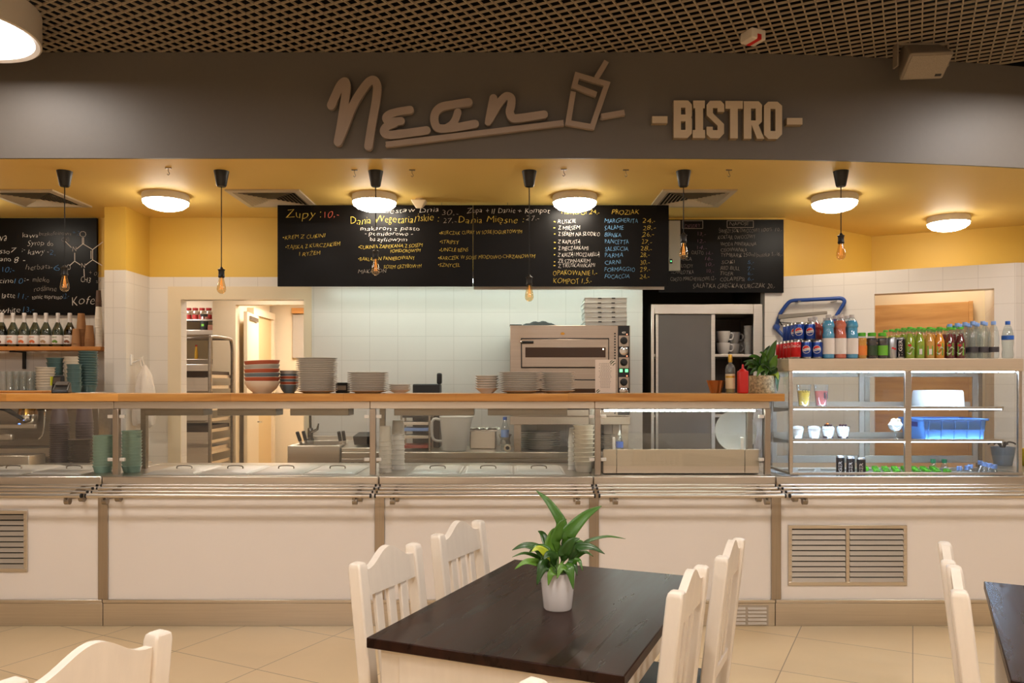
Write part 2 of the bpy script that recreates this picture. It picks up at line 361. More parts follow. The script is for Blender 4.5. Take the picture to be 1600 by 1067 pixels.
        a = min(v.x for v in vs); b = max(v.x for v in vs); k = (x1-x0)/(b-a) if x1 is not None and b > a else 1.0
        ph = random.random()*6
        out = []
        for v in vs:
            x = (v.x-a)*k; z = v.y+wob*h*(1.2*sin(x/h*1.1+ph)+.9*sin(x/h*3.7+ph*2+v.y/h))+slope*x; x += wob*h*1.1*sin(x/h*2.6+ph*3+v.y/h*1.6)
            out.append((x0+x, y, z0+z))
        return s.add(out, fs, mi, T, True)
    def build(s, name, m, parent=None, loc=None, rot=None, bevel=0, seg=2, smooth=True, angle=38):
        me = bpy.data.meshes.new(name); me.from_pydata(s.v, [], s.f); me.update()
        for k in (m if isinstance(m, (list, tuple)) else [m]): me.materials.append(k)
        for p, i, fl in zip(me.polygons, s.mi, s.flat): p.material_index = i; p.use_smooth = smooth and not fl
        if smooth:
            try: me.set_sharp_from_angle(angle=R(angle))
            except Exception: pass
        o = bpy.data.objects.new(name, me); COL.objects.link(o)
        if parent: o.parent = parent
        if loc: o.location = loc
        if rot: o.rotation_euler = rot
        if bevel:
            b = o.modifiers.new('bevel', 'BEVEL'); b.width = bevel; b.segments = seg; b.limit_method = 'ANGLE'; b.angle_limit = R(40); b.harden_normals = False
        return o
def tag(o, label, cat, group=None):
    o['label'] = label; o['category'] = cat
    if group: o['group'] = group
    return o
def thing(name, label, cat, loc=(0, 0, 0), rz=0.0, group=None):
    o = bpy.data.objects.new(name, None); COL.objects.link(o); o.empty_display_size = .05
    o.location = loc; o.rotation_euler = (0, 0, rz)
    return tag(o, label, cat, group)
def struct(name, g, m, **kw):
    o = g.build(name, m, **kw); o['kind'] = 'structure'; return o
def dup(o, loc=None, rz=None, label=None, group=None, parent=None):
    c = o.copy(); COL.objects.link(c)
    if parent is not None: c.parent = parent
    for ch in list(o.children): dup(ch, parent=c)
    if loc is not None: c.location = loc
    if rz is not None: c.rotation_euler = (0, 0, rz)
    if label: c['label'] = label
    if group: c['group'] = group
    return c
ORD = 'first second third fourth fifth sixth seventh eighth ninth tenth eleventh twelfth thirteenth fourteenth fifteenth'.split()
def level(i, n):
    """How one would point at layer i (0 at the bottom) of a stack of n."""
    if i == n-1: return 'topmost'
    if i == 0: return 'lowest'
    if i < n/2: return ORD[i]+' from the bottom'
    return ORD[n-1-i]+' from the top'
def smooth(pts, k=6):
    P = [Vector(p) for p in pts]; Q = []
    for i in range(len(P)-1):
        p0 = P[max(i-1, 0)]; p1 = P[i]; p2 = P[i+1]; p3 = P[min(i+2, len(P)-1)]
        for j in range(k):
            t = j/k; Q.append(.5*((2*p1)+(p2-p0)*t+(2*p0-5*p1+4*p2-p3)*t*t+(3*p1-p0-3*p2+p3)*t**3))
    return Q+[P[-1]]
random.seed(7)
# ---------------------------------------------------------------- room shell
ZC, ZG = 2.985, 3.68            # kitchen ceiling, grid ceiling
YB = 7.02                       # tiled back wall
ZT = 2.455                      # top of the tiles
def fy(x): return 5.17 if x < .84 else 5.17 + 15.4 - math.sqrt(15.4**2 - (x-.84)**2)
struct('floor', G().box(-7, 7, -3.5, 10.2, -.1, 0), K['floor'])
XS = [-7+i*.25 for i in range(57)]
g = G()
vs = []; fs = []
for x in XS: vs += [(x, fy(x), ZC), (x, fy(x), ZG), (x, fy(x)+.02, ZG), (x, fy(x)+.02, ZC)]
for i in range(len(XS)-1):
    a = i*4; b = a+4
    fs += [(a, b, b+1, a+1), (a+1, b+1, b+2, a+2), (a+2, b+2, b+3, a+3), (a+3, b+3, b, a)]
g.add(vs, fs)
struct('wall_fascia', g, K['fascia'])
g = G(); vs = []; fs = []
for x in XS: vs += [(x, fy(x)+.02, ZC), (x, 8.4, ZC), (x, 8.4, ZC+.06), (x, fy(x)+.02, ZC+.06)]
for i in range(len(XS)-1):
    a = i*4; b = a+4
    fs += [(a, a+1, b+1, b), (a+1, a+2, b+2, b+1), (a+2, a+3, b+3, b+2), (a+3, a, b, b+3)]
g.add(vs, fs)
struct('ceiling', g, K['yceil'])
# open-cell grid over the dining hall, turned with the building
g = G(); T = Matrix.Translation((0, 2.0, 0)) @ Matrix.Rotation(-TURN, 4, 'Z')
n = 66; S = .0685
for i in range(-n, n+1):
    g.box(i*S-.0039, i*S+.0039, -n*S, n*S, ZG+.002, ZG+.014, T=T)
    g.box(-n*S, n*S, i*S-.0039, i*S+.0039, ZG+.002, ZG+.014, T=T)
struct('ceiling_grid', g, K['grid'], smooth=False)
struct('ceiling_slab', G().box(-7, 7, -3.6, 6.6, 4.25, 4.35).box(-7, 7, 6.5, 6.6, 3.05, 4.25).box(-7.1, -7, -3.6, 6.6, 3.69, 4.25).box(7, 7.1, -3.6, 6.6, 3.69, 4.25), K['void'])

g = G()                              # tiled part of the back wall: doorway and recess left open
DX0, DX1, DZ = ax(283, YB), ax(475, YB), 2.254
RX0, RX1, RZ = ax(1004, YB), ax(1195, YB), 2.37
g.box(-6.6, DX0, YB, YB+.12, 0, ZT); g.box(DX0, DX1, YB, YB+.12, DZ, ZT)
g.box(DX1, RX0, YB, YB+.12, 0, ZT); g.box(RX0, RX1, YB, YB+.12, RZ, ZT); g.box(RX1, 2.44, YB, YB+.12, 0, ZT)
struct('wall_back', g, K['tile'], smooth=False)
struct('wall_back_upper', G().box(-6.6, 2.44, YB, YB+.12, ZT, ZC), K['yellow'], smooth=False)
g = G(); w = .115
g.box(DX0-w, DX0, YB-.008, YB, 0, DZ+w); g.box(DX1, DX1+w*.6, YB-.008, YB, 0, DZ+w); g.box(DX0, DX1, YB-.008, YB, DZ, DZ+w)
struct('trim_1', g, K['cream'], smooth=False)
g = G()                              # pillar
struct('wall_pillar', G().box(ax(163, 6.59), -3.235, 6.59, YB, 0, ZT), K['tile'], smooth=False)
struct('wall_pillar_upper', G().box(ax(163, 6.59), -3.235, 6.59, YB, ZT, ZC), K['yellow'], smooth=False)
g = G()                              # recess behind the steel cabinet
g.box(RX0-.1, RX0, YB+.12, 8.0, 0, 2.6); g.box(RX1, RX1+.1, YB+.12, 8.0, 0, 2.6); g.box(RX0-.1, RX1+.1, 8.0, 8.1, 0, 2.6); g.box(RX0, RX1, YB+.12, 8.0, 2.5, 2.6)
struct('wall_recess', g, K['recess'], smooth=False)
# slanting tiled wall with a wide opening
O1 = dict(loc=(2.42, YB, 0), rot=(0, 0, -TURN))
g = G(); t0, t1, zo = .74, 1.611, 2.265
g.box(0, t0, 0, .14, 0, ZT+.005); g.box(t0, t1, 0, .14, zo, ZT+.005); g.box(t1, 1.762, 0, .14, 0, ZT+.005); g.box(1.622, 1.762, .14, 1.2, 0, ZT+.005)
struct('wall_right', g, K['tile'], smooth=False, **O1)
struct('wall_right_return', G().box(3.985, 6.6, 6.22, 6.34, 0, ZT+.005), K['tile'], smooth=False)
struct('wall_niche', G().box(-.4, 1.7, 1.08, 1.12, 0, 2.42), K['cream'], smooth=False, **O1)
d = struct('door_1', G().box(.45, 1.49, 1.02, 1.07, .01, 2.26), K['doorwood'], bevel=.003, **O1)
G().box(1.49, 1.525, 1.01, 1.075, .01, 2.265).build('door_edge', K['doorwood'], d, bevel=.003)
g = G()
for (xa, ya), (xb, yb) in (((2.44, 7.06), (3.62, 7.92)), ((3.62, 7.92), (6.4, 6.58))):
    dv = Vector((xb-xa, yb-ya, 0)).normalized()*.1; nx, ny = -dv.y, dv.x
    g.hexa([(xa, ya, 2.3), (xb, yb, 2.3), (xb+nx, yb+ny, 2.3), (xa+nx, ya+ny, 2.3)], [(xa, ya, ZC), (xb, yb, ZC), (xb+nx, yb+ny, ZC), (xa+nx, ya+ny, ZC)])
struct('wall_right_upper', g, K['yellow'], smooth=False)
struct('wall_hall', G().box(-7, 7, -3.6, -3.5, 0, 3.69).box(-7.1, -7, -3.5, 5.2, 0, 3.69).box(7, 7.1, -3.5, 6.4, 0, 3.69), mat('hall_wall_paint', (206, 196, 184), .6), smooth=False)
struct('wall_far_right', G().box(5.2, 5.3, 5.8, 7.6, 0, ZC), K['tile'], smooth=False)
struct('wall_left', G().box(-6.7, -6.6, 5.3, 7.2, 0, ZC), K['yellow'], smooth=False)
# room behind the doorway
g = G()
g.box(-5.2, 0, 7.14, 10.1, 2.62, 2.7)
struct('ceiling_back_room', g, K['cream'], smooth=False)
g = G()
g.box(-5.3, -5.2, 7.14, 10.1, 0, 2.62); g.box(-1.2, -1.1, 7.14, 10.1, 0, 2.62); g.box(-5.2, -3.1, 9.3, 9.4, 0, 2.62); g.box(-3.1, -1.1, 10.0, 10.1, 0, 2.62)
g.box(-3.16, -2.917, 8.3, 8.42, 0, 2.62); g.box(-2.917, -1.2, 8.3, 8.42, 2.337, 2.62); g.box(-3.16, -3.05, 8.42, 9.9, 0, 2.62)
struct('wall_back_room', g, K['cream'], smooth=False)
d = struct('door_2', G().box(-.02, .02, 0, .62, .01, 2.28), K['cream'], loc=(-2.86, 8.44, 0), rot=(0, 0, R(7)), bevel=.004)
G().tube([(.03, .5, 1.07), (.07, .5, 1.07), (.07, .42, 1.07)], .01).build('door_handle', K['chrome'], d)
g = G(); g.box(.02, .04, .1, .5, 2.2, 2.24); g.build('door_closer', K['steeld'], d)
d = struct('door_3', G().box(-3.05, -3.0, 9.12, 9.8, .01, 2.3), mat('beige_door', (214, 184, 132), .5), bevel=.003)
g = G(); g.box(-3.05, -2.97, 9.05, 9.12, 0, 2.38); g.box(-3.05, -2.97, 9.8, 9.87, 0, 2.38); g.box(-3.05, -2.97, 9.12, 9.8, 2.3, 2.38)
g.build('door_frame', K['cream'], d, smooth=False)
t = thing('notice_board', 'grey board with a white sheet seen through the doorway', 'board', (-2.63, 9.99, 1.83))
G().box(-.15, .3, -.03, 0, 0, .55).build('board_panel', K['greywall'], t, bevel=.003)
G().box(0, .12, -.034, -.03, .06, .36).build('paper_sheet', K['paper'], t)
G().box(-.15, .3, -.08, 0, .56, .63).build('wooden_rail', K['beamwood'], t, bevel=.004)
t = thing('ceiling_panel_lamp', 'lit panel lamp on the ceiling of the room behind the doorway', 'lamp', (-2.3, 9.0, 2.62))
G().box(-.33, .33, -.33, .33, -.04, 0).build('lamp_housing', K['wmetal'], t)
G().box(-.3, .3, -.3, .3, -.05, -.04).build('diffuser', K['room'], t)
t = thing('ceiling_panel_lamp', 'lit panel lamp above the shelf of jars behind the doorway', 'lamp', (-4.0, 8.6, 2.62))
G().box(-.33, .33, -.2, .2, -.04, 0).build('lamp_housing', K['wmetal'], t)
G().box(-.3, .3, -.17, .17, -.05, -.04).build('diffuser', K['room'], t)

t = thing('ceiling_panel_lamp', 'added unseen panel lamp brightening the rack trolley just behind the doorway', 'lamp', (-2.5, 7.75, 2.62))  # added lamp, out of sight above the doorway, brightens inner wall and trolley
G().box(-.33, .33, -.2, .2, -.04, 0).build('lamp_housing', K['wmetal'], t)
G().box(-.25, .25, -.1, .1, -.05, -.04).build('diffuser', K['room'], t)
# ---------------------------------------------------------------- lamps of the dining hall
def hall_lamp(x, y, label, m='hall'):
    t = thing('round_ceiling_lamp', label, 'ceiling lamp', (x, y, ZG), 0, 'round lamps of the dining hall')
    G().lathe([(.405, -.18), (.415, -.175), (.415, 0), (.38, 0), (.38, -.17), (.405, -.18)], n=48).build('lamp_drum', K['wmetal'], t)
    G().lathe([(0, -.168), (.385, -.168), (.385, -.16), (0, -.16)], n=32).build('diffuser', K[m], t)
    G().cyl((0, 0, 0), (0, 0, .3), .02).build('suspension_rod', K['steeld'], t)
hall_lamp(-3.17, 4.5, 'large round white drum lamp, lit, under the grid ceiling in the top corner', 'hall_dim')
hall_lamp(3.72, 4.5, 'large round drum lamp under the grid ceiling beyond the speaker', 'hall_mid')
for i, (x, y, nm) in enumerate(((-2.9, 1.3, 'over the chair at the floor tiles'), (.25, 1.2, 'over the dark dining table'), (3.4, 1.1, 'over the second dark table'), (-2.6, -1.6, 'behind the viewer, towards the coffee side'), (1.9, -1.6, 'behind the viewer, towards the drinks side'))):
    hall_lamp(x, y, 'large round drum lamp '+nm)

# ---------------------------------------------------------------- fascia signs
YS = 5.115
def zs1(p): return (ax(500+p[0]/6.4, YS), az(90+p[1]/6.4, YS))
def zs2(p): return (ax(740+p[0]/6.4, YS), az(80+p[1]/6.4, YS))
U = YS/F/6.4
t = thing('script_sign', 'large grey metal handwriting sign with underline and drinking cup on the dark fascia', 'sign', (0, 0, 0))
Y0, Y1 = YS, YS+.03
def letter(name, strokes, f=zs1, sm=True, rnd=True):
    g = G()
    for k, (pts, w) in enumerate(strokes):
        e = .0004*k
        g.stroke([f(p) for p in pts], [q*U for q in w] if isinstance(w, list) else w*U, Y0-e, Y1, smooth=sm, round_ends=rnd)
    for pts, w in strokes:
        for q in (pts[len(pts)//3],):
            c = f(q); g.cyl((c[0], Y1, c[1]), (c[0], fy(c[0]), c[1]), .008, 8)
    return g.build(name, K['letter'], t)
letter('letter_n', [([(112, 476), (160, 365), (205, 275), (248, 240), (262, 300), (243, 470), (208, 690), (180, 842)], 86), ([(190, 835), (255, 660), (330, 475), (410, 340), (485, 245), (540, 226), (572, 290), (560, 430), (520, 660), (484, 886)], [70, 84, 84, 84, 84, 84, 84, 84, 84, 84])])
letter('letter_e', [([(898, 521), (780, 540), (695, 567), (660, 606), (700, 638), (808, 634)], 80), ([(740, 655), (665, 690), (640, 740), (685, 770), (800, 763), (1064, 728)], 84)])
letter('letter_o', [([(1484, 444), (1320, 470), (1215, 492), (1158, 545), (1142, 620), (1168, 692), (1235, 710), (1400, 690), (1548, 662)], 82), ([(1378, 545), (1358, 610), (1322, 665), (1270, 700)], 76)])
letter('letter_n', [([(198, 468), (172, 590), (144, 712)], [78, 76, 64]), ([(165, 690), (215, 590), (270, 500), (328, 450), (374, 470), (376, 540), (362, 610), (388, 664), (450, 670), (704, 633)], [60, 70, 78, 80, 82, 82, 82, 82, 82, 80])], zs2)
f12 = lambda p: zs1(p) if p[0] < 1000 and p[1] > 860 else zs2(p)
letter('underline', [([(658, 868), (900, 715)], 56)], f12, False, False)
letter('cup_outline', [([(1228, 432), (1008, 346), (1036, 238), (1335, 326), (1186, 756), (946, 714), (997, 402)], 54)], zs2, False, False)
letter('straw', [([(1228, 268), (1330, 98)], 52)], zs2, False, False)
letter('underline_end', [([(1280, 652), (1510, 612)], 56)], zs2, False, False)

t = thing('block_letter_sign', 'sand coloured block letter sign between two dashes on the dark fascia', 'sign', (0, 0, 0))
def zs3(p): return (ax(1010+p[0]/6.154, 5.13), az(140+p[1]/6.154, 5.13))
def block(name, loops):
    L = [[zs3(p) for p in l] for l in loops]
    cx = sum(p[0] for p in L[0])/len(L[0]); d = fy(cx)-5.17
    G().outline([l if i == 0 else l for i, l in enumerate(L)], 5.125+d, 5.172+d, 0, 1).build(name, [K['letter2'], K['letter_side']], t)
rect = lambda a, b, c, d: [(a, b), (a, d), (c, d), (c, b)]
block('dash', [rect(54, 258, 202, 324)])
block('letter_b', [[(262, 105), (262, 465), (395, 465), (438, 420), (438, 285), (430, 268), (438, 250), (438, 145), (400, 105)], rect(332, 175, 375, 240), rect(332, 305, 375, 388)])
block('letter_i', [[(450, 105), (450, 180), (470, 180), (470, 388), (445, 388), (445, 465), (565, 465), (565, 388), (545, 388), (545, 180), (562, 180), (562, 105)]])
block('letter_s', [[(612, 105), (580, 145), (580, 245), (685, 345), (685, 388), (640, 388), (640, 355), (580, 355), (580, 430), (618, 465), (705, 465), (748, 420), (748, 330), (640, 225), (640, 175), (685, 175), (685, 212), (750, 212), (750, 140), (715, 105)]])
block('letter_t', [[(762, 105), (762, 180), (808, 180), (808, 465), (882, 465), (882, 180), (930, 180), (930, 105)]])
block('letter_r', [[(942, 105), (942, 465), (1016, 465), (1018, 330), (1070, 465), (1140, 465), (1085, 335), (1118, 300), (1118, 140), (1085, 105)], rect(1012, 175, 1058, 290)])
block('letter_o', [[(1180, 105), (1140, 145), (1140, 425), (1182, 465), (1270, 465), (1315, 420), (1315, 145), (1270, 105)], rect(1203, 175, 1250, 388)])
block('dash', [rect(1366, 258, 1516, 322)])

# loudspeaker and alarm on the grid
t = thing('wall_speaker', 'small grey loudspeaker tilted down at the top of the fascia', 'speaker', (ax(1440, 5.06), 5.07, 3.60))
T = Matrix.Rotation(R(52), 4, 'X') @ Matrix.Rotation(R(4), 4, 'Z')
g = G(); g.hexa([(-.10, .07, -.07), (.10, .07, -.07), (.13, .07, .0), (-.13, .07, .0)], [(-.10, .07, .13), (.10, .07, .13), (.1, .07, .13), (-.1, .07, .13)])
g = G(); pts = [(-.145, -.085), (.145, -.085), (.145, .095), (-.145, .095)]
g.hexa([(-.145, -.1, -.095), (.145, -.1, -.095), (.105, .09, -.06), (-.105, .09, -.06)], [(-.145, -.1, .095), (.145, -.1, .095), (.105, .09, .06), (-.105, .09, .06)], T=T)
g.build('speaker_cabinet', K['speaker'], t, bevel=.014, seg=3)
g = G(); g.box(-.13, .13, -.106, -.099, -.08, .08, T=T); g.build('speaker_grille', K['speakerf'], t, bevel=.004)
g = G(); g.box(.075, .115, -.108, -.105, -.066, -.05, T=T); g.build('name_plate', K['black'], t)
g = G(); g.box(-.168, -.155, -.03, .03, -.06, .085); g.box(.155, .168, -.03, .03, -.06, .085); g.box(-.168, .168, -.03, .03, .075, .088); g.build('bracket', K['speaker'], t, bevel=.003)
t = thing('fire_alarm', 'small white box with a red stripe under the grid ceiling', 'alarm', (ax(1178, 4.86), 4.88, ZG-.03), R(24))
G().box(-.055, .055, -.055, .055, -.03, .035).build('alarm_body', K['wmetal'], t, bevel=.008)
G().box(-.012, .018, -.0565, .05, -.0315, .0).build('red_band', K['logored'], t)

# ---------------------------------------------------------------- kitchen ceiling fittings
def dome_lamp(x, y, label):
    t = thing('dome_ceiling_lamp', label, 'ceiling lamp', (x, y, ZC), 0, 'dome lamps on the yellow ceiling')
    G().lathe([(0, 0), (.172, 0), (.176, -.02), (.172, -.055), (.15, -.055), (0, -.05)], n=40).build('lamp_ring', K['wmetal'], t)
    G().lathe([(.171, -.055), (.165, -.075), (.135, -.1), (.08, -.118), (0, -.124)], n=24).build('diffuser', K['dome'], t)
for px, Y, l in ((-70, 6.2, 'lit dome lamp above the coffee corner beyond the frame edge'), (259, 6.17, 'lit dome lamp on the yellow ceiling in front of the pillar'), (585, 6.2, 'lit dome lamp above the yellow Dania heading of the menu board'), (898, 6.2, 'lit dome lamp above the white dumpling list of the menu board'), (1304, 6.22, 'lit dome lamp above the blue tubular ladder'), (1482, 7.0, 'lit dome lamp close to the yellow wall above the wooden door')):
    dome_lamp(ax(px, Y), Y, l)
def pendant(px, ybulb, label):
    Y = 5.49; x = ax(px, Y); zb = az(ybulb, Y)-ZC           # lower end of the bulb
    t = thing('pendant_lamp', label, 'pendant lamp', (x, Y, ZC), 0, 'bare bulb pendants along the counter')
    G().lathe([(0, 0), (.052, 0), (.05, -.012), (.034, -.1), (.028, -.108), (0, -.108)], n=24).build('ceiling_rose', K['black'], t)
    G().cyl((0, 0, -.1), (0, 0, zb+.17), .0035, 8).build('cord', K['rubber'], t)
    G().lathe([(0, .19), (.008, .185), (.012, .176), (.026, .168), (.02, .16), (.02, .13), (.023, .122), (.019, .112), (0, .112)], c=(0, 0, zb), n=18).build('bulb_socket', K['black'], t)
    b = G().lathe([(0, 0), (.012, .002), (.026, .014), (.031, .03), (.028, .055), (.019, .092), (.014, .118)], c=(0, 0, zb), n=20).build('bulb', K['bulbglass'], t)
    g = G(); g.cyl((0, 0, zb+.118), (0, 0, zb+.085), .004, 6)
    for k in range(5):
        a = k*2*pi/5; c = (cos(a), sin(a))
        g.tube([(c[0]*.004, c[1]*.004, zb+.092), (c[0]*.011, c[1]*.011, zb+.03)], .0016, 5)
    g.build('filament', K['filament'], b)
for px, yb, l in ((101, 456, 'bulb pendant hanging before the coffee chalkboard'), (346, 459, 'bulb pendant above the open doorway'), (587, 430, 'bulb pendant before the Dania heading of the menu board'), (827, 471, 'bulb pendant whose bulb hangs just below the menu board'), (1068, 405, 'bulb pendant at the gap between two chalkboards'), (1314, 406, 'bulb pendant against the yellow wall above the drinks')):
    pendant(px, yb, l)
def vent(xc, yc, label):
    t = thing('ceiling_vent', label, 'ceiling vent', (xc, yc, ZC), 0, 'square air diffusers on the yellow ceiling')
    s = .285; g = G()
    for a in range(4):
        T = Matrix.Rotation(a*pi/2, 4, 'Z')
        g.hexa([(-s, -s, -.012), (s, -s, -.012), (s-.045, -s+.045, -.016), (-s+.045, -s+.045, -.016)], [(-s, -s, 0), (s, -s, 0), (s-.045, -s+.045, 0), (-s+.045, -s+.045, 0)], T=T)
    g.build('vent_frame', K['ventw'], t, smooth=False)
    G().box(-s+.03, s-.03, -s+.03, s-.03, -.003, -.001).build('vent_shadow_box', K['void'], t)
    g = G()
    for k in range(8):
        r0 = .236-k*.028; r1 = r0-.016
        for a in range(4):
            T = Matrix.Rotation(a*pi/2, 4, 'Z')
            g.hexa([(-r0, -r0, -.016), (r0, -r0, -.016), (r0, -r0+.0015, -.016), (-r0, -r0+.0015, -.016)], [(-r1, -r1, -.004), (r1, -r1, -.004), (r1, -r1+.0015, -.004), (-r1, -r1+.0015, -.004)], T=T)
    g.build('vent_blade_rings', K['ventw'], t, smooth=False)
for x, l in ((ax(55, 6.25), 'square ceiling vent before the coffee chalkboard'), (ax(425, 6.25), 'square ceiling vent above the doorway side of the long menu board'), (ax(1082, 6.25), 'square ceiling vent above the gap between the two chalkboards')):
    vent(x, 6.28, l)
for px, py, l in ((263, 262, 'small hook on the ceiling above the pillar lamp'), (554, 265, 'small hook beside the third pendant rose'), (644, 265, 'small hook between the third pendant rose and the hanging wire'), (881, 264, 'small hook beside the fourth pendant rose'), (978, 265, 'small hook between the fourth and fifth pendant roses'), (1139, 265, 'small hook beside the fifth pendant rose')):
    Y = 1.485*F/(HY-py); g = G()
    g.box(-.02, .02, -.006, .006, -.006, 0); g.tube(smooth([(0, 0, 0), (0, 0, -.025), (.008, 0, -.04), (0, 0, -.05), (-.008, 0, -.042)], 4), .002, 6)
    tag(g.build('ceiling_hook', K['steeld'], loc=(ax(px, Y), Y, ZC)), l, 'hook', 'hooks in the yellow ceiling')
t = thing('motion_sensor', 'beige wedge shaped motion sensor at the upper edge of the menu board', 'sensor', (ax(655, 6.3), 6.3, ZC))
g = G(); g.hexa([(-.022, -.03, -.085), (.022, -.03, -.085), (.03, .04, -.06), (-.03, .04, -.06)], [(-.062, -.06, -.02), (.062, -.06, -.02), (.062, .05, -.02), (-.062, .05, -.02)])
g.build('sensor_housing', K['cream'], t, bevel=.006); G().cyl((0, 0, -.02), (0, 0, 0), .03, 14).build('sensor_mount', K['cream'], t)
t = thing('switch_box', 'pale wall box with a green light between the two menu chalkboards', 'switch box', (ax(1053, 6.96), 6.984, 2.5))
G().box(-.05, .05, -.06, 0, 0, .44).build('box_housing', K['greywall'], t, bevel=.004)
G().box(-.046, -.022, -.066, -.06, .06, .1).build('lamp_bezel', K['black'], t); G().lathe([(0, 0), (.007, 0), (.005, .004), (0, .005)], n=10, T=Matrix.Translation((-.034, -.066, .08)) @ Matrix.Rotation(R(90), 4, 'X')).build('green_light', K['green_led'], t)

# ---------------------------------------------------------------- chalkboards
def chalk(parent, Y, items, oy=0.003):
    for px, py, h, x1, s, m, *rest in items:
            g = G(); sl = rest[0] if rest else 0.0
            g.text(s, ax(px, Y)-parent.location.x, az(py, Y)-parent.location.z, h*Y/F, -oy, ax(x1, Y)-parent.location.x, slope=-sl, thin=.03, wob=.075)
            g.build('chalk_lettering', K[m], parent, smooth=False)
YM = 6.43
mb = thing('menu_board', 'long black menu chalkboard hung from the ceiling with yellow, white and blue writing', 'chalkboard', (0, YM, 2.29))
zt = az(320.5, YM)-2.29; zb_ = az(447.5, YM)-2.29
for a, b in ((433.5, 738.7), (739.3, 1045)):
    G().box(ax(a, YM), ax(b, YM), 0, .018, zb_, zt).build('board_panel', K['board'], mb, bevel=.001)
g = G()
for px in (690, 793):
    g.cyl((ax(px, YM), .009, zt), (ax(px, YM), .009, ZC-2.29), .0025, 6)
g.build('hanging_wire', K['steeld'], mb)
Yw, W_, B_, R_, D_ = 'cyellow', 'cwhite', 'cblue', 'cred', 'cdim'
L = [(447, 341, 14, 503, 'Zupy :', Yw, -.03), (507, 342, 11, 529, '10,-', R_, -.1), (442, 374, 6.5, 508, '•KREM Z CUKINI', Yw, -.04), (446, 390, 6.5, 532, '•TAJSKA Z KURCZAKIEM', Yw, -.07), (468, 400, 6.5, 501, 'I RYŻEM', Yw, -.05),
     (598, 333, 8, 686, 'Zestaw Dnia', W_, -.02), (690, 337, 9, 716, '30,-', D_), (548, 350, 12, 685, 'Dania Wegetariańskie :', Yw, -.03), (692, 349, 8, 713, '27,-', D_),
     (563, 360, 7, 656, 'makaron z pesto', W_), (570, 368, 6.5, 645, '- pomidorowo -', W_), (578, 377, 6.5, 636, 'bazyliowym', W_),
     (560, 389, 6, 660, '•CUKINIA ZAPIEKANA Z SOSEM', Yw, -.03), (610, 395, 5.5, 657, 'POMIDOROWYM', Yw, -.02), (560, 408, 6, 648, '•BAKŁAŻAN PANIEROWANY', Yw, -.03), (600, 420, 6, 659, 'SOSEM GRZYBOWYM', Yw, -.03), (560, 427, 6.5, 604, 'MAKARON', D_, -.03),
     (730, 333, 8.5, 859, 'Zupa + II Danie + Kompot', W_), (822, 344, 8, 843, '27,-', D_), (716, 348, 10.5, 818, 'Dania Mięsne :', Yw),
     (687, 367, 6, 816, '•KURCZAK CURRY W SOSIE JOGURTOWYM', Yw, -.02), (687, 381, 6, 717, '•STRIPSY', Yw), (687, 393, 6, 732, '•UNCLE BENS', Yw), (685, 406, 6.2, 836, '•KARCZEK W SOSIE MIODOWO-CHRZANOWYM', Yw, -.02), (685, 417, 6, 719, '•SZNYCEL', Yw),
     (877, 335, 7.5, 937, 'PIEROGI 24,-', Yw), (956, 335, 8, 998, 'PROZIAK', Yw), (864, 430, 8, 933, 'OPAKOWANIE 1,-', Yw, .0), (865, 443, 8.5, 924, 'KOMPOT 1,5,-', Yw, .0)]
for i, s in enumerate(('RUSKIE', 'Z MIĘSEM', 'Z SEREM NA SŁODKO', 'Z KAPUSTĄ', 'Z PIECZARKAMI', 'Z KASZĄ I MOZZARELLĄ', 'ZE SZPINAKIEM', 'Z TRUSKAWKAMI')):
    y = (349, 359, 369, 381, 391, 401, 411, 418)[i]
    L += [(872, y, 6.5, 872+(28, 34, 65, 35, 47, 65, 50, 58)[i], s, W_, -.01), (865, y, 6, 868, '•', Yw)]
for i, s in enumerate(('MARGHERITA', 'SALAME', 'BIANKA', 'PANCETTA', 'SALSICCIA', 'PARMA', 'CARNI', 'FORMAGGIO', 'FOCACCIA')):
    y = (348, 359, 370, 381, 392, 402, 413, 424, 435)[i]
    L += [(945, y, 7, 945+(52, 29, 25, 37, 36, 28, 25, 47, 38)[i], s, B_), ((1004, 1004, 1003, 1002, 1001, 1000, 1000, 1000, 999)[i], y, 7.5, (1024, 1024, 1022, 1018, 1018, 1015, 1015, 1015, 1015)[i], ('24,-', '28,-', '26,-', '27,-', '28,-', '28,-', '30,-', '29,-', '24,-')[i], Yw)]
chalk(mb, YM, L)
t = thing('tube_lamp', 'long white tube lamp behind the lower edge of the menu board', 'tube lamp', (0, 6.57, 2.40))
G().box(ax(478, 6.55), ax(1034, 6.55), -.04, .04, -.025, .035).build('lamp_housing', K['wmetal'], t, bevel=.004)
G().box(ax(482, 6.55), ax(1030, 6.55), -.034, .04, -.05, -.026).build('diffuser', K['tube'], t)
G().box(ax(741, 6.55), ax(1036, 6.55), -.075, -.05, -.118, -.09).box(ax(760, 6.55)-.01, ax(760, 6.55)+.01, -.07, -.055, -.09, .02).box(ax(1000, 6.55)-.01, ax(1000, 6.55)+.01, -.07, -.055, -.09, .02).build('white_profile', K['wmetal'], t)
g = G()
for px in (560, 780, 980): g.box(ax(px, 6.55)-.02, ax(px, 6.55)+.02, -.015, .015, .035, ZC-2.40)
g.build('ceiling_strap', K['wmetal'], t)

